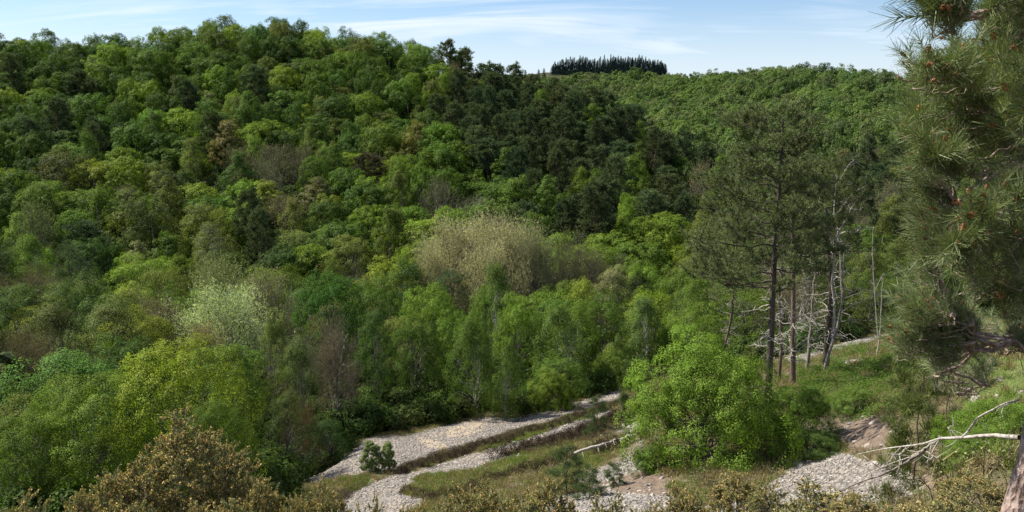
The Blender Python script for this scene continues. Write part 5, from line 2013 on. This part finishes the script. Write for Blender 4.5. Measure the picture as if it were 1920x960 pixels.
def cover(name, kind_, n, y0, y1, test, label, seed, smin=0.7, smax=1.4, px0=470):
    x, y, z = sample_ground(n, y0, y1, seed)
    r_ = np.random.RandomState(seed + 1)
    keep = test(x, y, z, r_)
    px, py = project(np.stack([x, y, z], 1))
    keep &= (px > px0) & (px < 1980)
    x, y, z = x[keep], y[keep], z[keep]
    k = len(x)
    s = r_.uniform(smin, smax, k)
    gn_scatter(name, np.stack([x, y, z], 1), np.stack([s, s, s * r_.uniform(0.7, 1.2, k)], 1), np.stack([r_.normal(size=k) * 0.15, r_.normal(size=k) * 0.15, r_.random(k) * 6.28], 1), TUFTS[kind_], label)
    print(name, k)


def z_of(names, thr=0.5):
    def f(x, y, z, r_):
        zm, px, py = zone_mask(x, y, z, names, soft=4)
        m = sum(zm[k] for k in names) + (vnoise(x / 1.3, y / 1.3, 8) - 0.5) * 0.7
        return (m > thr) & (forest_mask(x, y, z) < 0.5)
    return f


def z_heath(x, y, z, r_):
    zm, px, py = zone_mask(x, y, z, ('scree', 'soil', 'sand'), soft=3.5)
    m = zm['scree'] + zm['soil'] * 0.75 + zm['sand'] + (vnoise(x / 0.9, y / 0.9, 13) - 0.5) * 0.55
    return (m < 0.42) & (forest_mask(x, y, z) < 0.5)


def z_bracken(x, y, z, r_):
    px, py = project(np.stack([x, y, z], 1))
    m = np.maximum(sdist(px, py, [(1490, 695), (1560, 680), (1640, 665), (1700, 660), (1720, 700), (1690, 760), (1600, 775), (1500, 765)]), sdist(px, py, [(1830, 740), (1960, 720), (1960, 800), (1840, 800)]))
    return (m + (vnoise(x / 1.6, y / 1.6, 17) - 0.5) * 70 + (vnoise(x / 0.6, y / 0.6, 18) - 0.5) * 30 > 2) & (y < 75)


cover('grass', 'grass', 45000, 28, 95, z_of(('grass',), 0.42), 'short green and straw-coloured grass in strips between the stony paths', 51)
cover('heather', 'heather', 90000, 36, 100, z_of(('heather',), 0.45), 'dark brown heather carpet beside the stone path', 52, 0.6, 1.3)
cover('heath_cover', 'heath', 60000, 5, 110, z_heath, 'mixed dry heath of heather, dead grass and moss on the slope', 53)
cover('bracken', 'bracken', 16000, 20, 75, z_bracken, 'fresh green bracken on the bank right of the tall pines', 54, 0.6, 1.2)
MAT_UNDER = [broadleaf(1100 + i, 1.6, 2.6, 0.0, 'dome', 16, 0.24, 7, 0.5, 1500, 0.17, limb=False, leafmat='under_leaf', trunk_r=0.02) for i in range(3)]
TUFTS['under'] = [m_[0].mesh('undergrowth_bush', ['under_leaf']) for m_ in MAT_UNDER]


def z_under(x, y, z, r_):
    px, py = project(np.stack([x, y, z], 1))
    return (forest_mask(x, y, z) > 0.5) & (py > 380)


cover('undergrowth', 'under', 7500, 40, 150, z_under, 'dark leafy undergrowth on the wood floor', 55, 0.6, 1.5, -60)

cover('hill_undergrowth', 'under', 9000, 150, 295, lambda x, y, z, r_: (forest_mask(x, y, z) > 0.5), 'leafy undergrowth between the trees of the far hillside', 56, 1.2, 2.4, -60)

# heather mounds one can count along the stony paths
HM = []
for i in range(3):
    r_ = np.random.RandomState(1200 + i)
    g_ = Geo()
    n = 1500
    dv = sphere_dirs(n, r_)
    dv[:, 2] = abs(dv[:, 2])
    P = dv * np.array([0.85, 0.65, 0.75]) * r_.uniform(0.75, 1.08, (n, 1)) * (1 + 0.2 * np.sin(dv[:, :1] * 6 + i))
    leaves(g_, P, dv + r_.normal(size=(n, 3)) * 0.5, 0.075 * r_.uniform(0.6, 1.3, n), r_, 0.45, 0, dv * 0.6 + np.array([0, 0, 1.0]))
    HM.append(g_.mesh('heather_mound', ['heather_twig']))
LM = []
rsm = np.random.RandomState(99)
for line_, w0, w1, lab in (([(750, 886), (820, 866), (893, 844), (1000, 813), (1075, 789), (1160, 759)], 18, 27, 'dark heather mound of the upper row, along the lower edge of the stone path'),
                           ([(935, 858), (1000, 843), (1060, 827), (1140, 802), (1172, 788)], 28, 42, 'big dark heather mound of the middle row, below the narrow stone strip'),
                           ([(765, 926), (800, 938), (860, 928), (930, 902), (1010, 880), (1075, 856)], 20, 32, 'low heather mound of the bottom row, under the grass island'),
                           ([(1165, 724), (1220, 710), (1275, 688)], 24, 36, 'brown heather mound beside the upper bushes'),
                           ([(1125, 848), (1160, 838), (1190, 826)], 30, 44, 'heather mound under the thin fallen log')):
    L_ = np.array(line_, float)
    s_ = np.concatenate([[0], np.cumsum(np.hypot(*np.diff(L_, axis=0).T))])
    q_ = 0.0
    while q_ < s_[-1]:
        w_ = rsm.uniform(w0, w1)
        LM.append((np.interp(q_, s_, L_[:, 0]), np.interp(q_, s_, L_[:, 1]) + rsm.normal() * 2, 62, w_, lab))
        q_ += w_ * rsm.uniform(0.55, 0.95)
seen_ = {}
for i, (px, py, Y, w, lab) in enumerate(LM):
    b = base_at(px, py, Y)
    dist = w / F * b[1]
    o = mesh_obj('heather_mound', HM[i % 3])
    o.location = tuple(b)
    o.rotation_euler = (0, 0, i * 1.3)
    k = dist / 1.5 * 1.3
    o.scale = (k * 1.15, k, k * 1.05)
    seen_.setdefault(lab, []).append(o)
    props(o, lab, 'heather', lab.replace(',', ''))
for lab, os_ in seen_.items():
    if len(os_) > 1:
        for o, wd in zip(os_, ['leftmost', 'second from left', 'third from left', 'fourth from left'] if len(os_) < 5 else [''] * 9):
            o['label'] = (wd + ' ' + lab)

# larger rocks
def rock_mesh(seed):
    r_ = np.random.RandomState(seed)
    bm_ = __import__('bmesh').new()
    __import__('bmesh').ops.create_icosphere(bm_, subdivisions=2, radius=0.5)
    ax = unit(r_.normal(size=(7, 3)))
    for v in bm_.verts:
        p = np.array(v.co)
        for a_ in ax:
            dd = p @ a_ - 0.33
            if dd > 0:
                p = p - a_ * dd * 0.9
        p *= 1 + r_.normal() * 0.03
        v.co = p * np.array([1.2, 0.9, 0.7])
    me = bpy.data.meshes.new('rock')
    bm_.to_mesh(me)
    bm_.free()
    me.materials.append(MAT['stone'])
    return me


ROCKS = [rock_mesh(1300 + i) for i in range(4)]
for i, (px, py, Y, w, lab) in enumerate(((1183, 803, 50, 22, 'pale rock left of the shrubby oak'), (1200, 842, 42, 16, 'small pale rock on the reddish soil'), (1170, 800, 51, 14, 'small grey rock beside the pale rock'),
                                         (1197, 665, 92, 14, 'white rock by the upper bushes'), (1112, 868, 38, 14, 'grey rock under the dark young pine'), (1165, 908, 30, 26, 'dark rock near the curled dead branch'),
                                         (1145, 912, 30, 18, 'smaller dark rock next to the curled dead branch'), (1830, 752, 24, 26, 'pale rock in the hollow of the sandy bank'), (1500, 875, 28, 16, 'pale rock on the right scree'),
                                         (1640, 870, 25, 18, 'flat rock under the fallen branch'), (1560, 865, 29, 14, 'small rock on the right scree near the dark soil'), (1700, 905, 22, 16, 'rock near the lower right gorse'),
                                         (855, 868, 57, 12, 'grey rock among the stones of the lower path'), (1345, 945, 24, 18, 'white rock at the bottom, below the shrubby oak'))):
    b = base_at(px, py, Y)
    o = mesh_obj('rock', ROCKS[i % 4])
    o.location = tuple(b)
    k = w / F * Y
    o.scale = (k, k, k)
    o.rotation_euler = (0, 0, i)
    props(o, lab, 'rock')
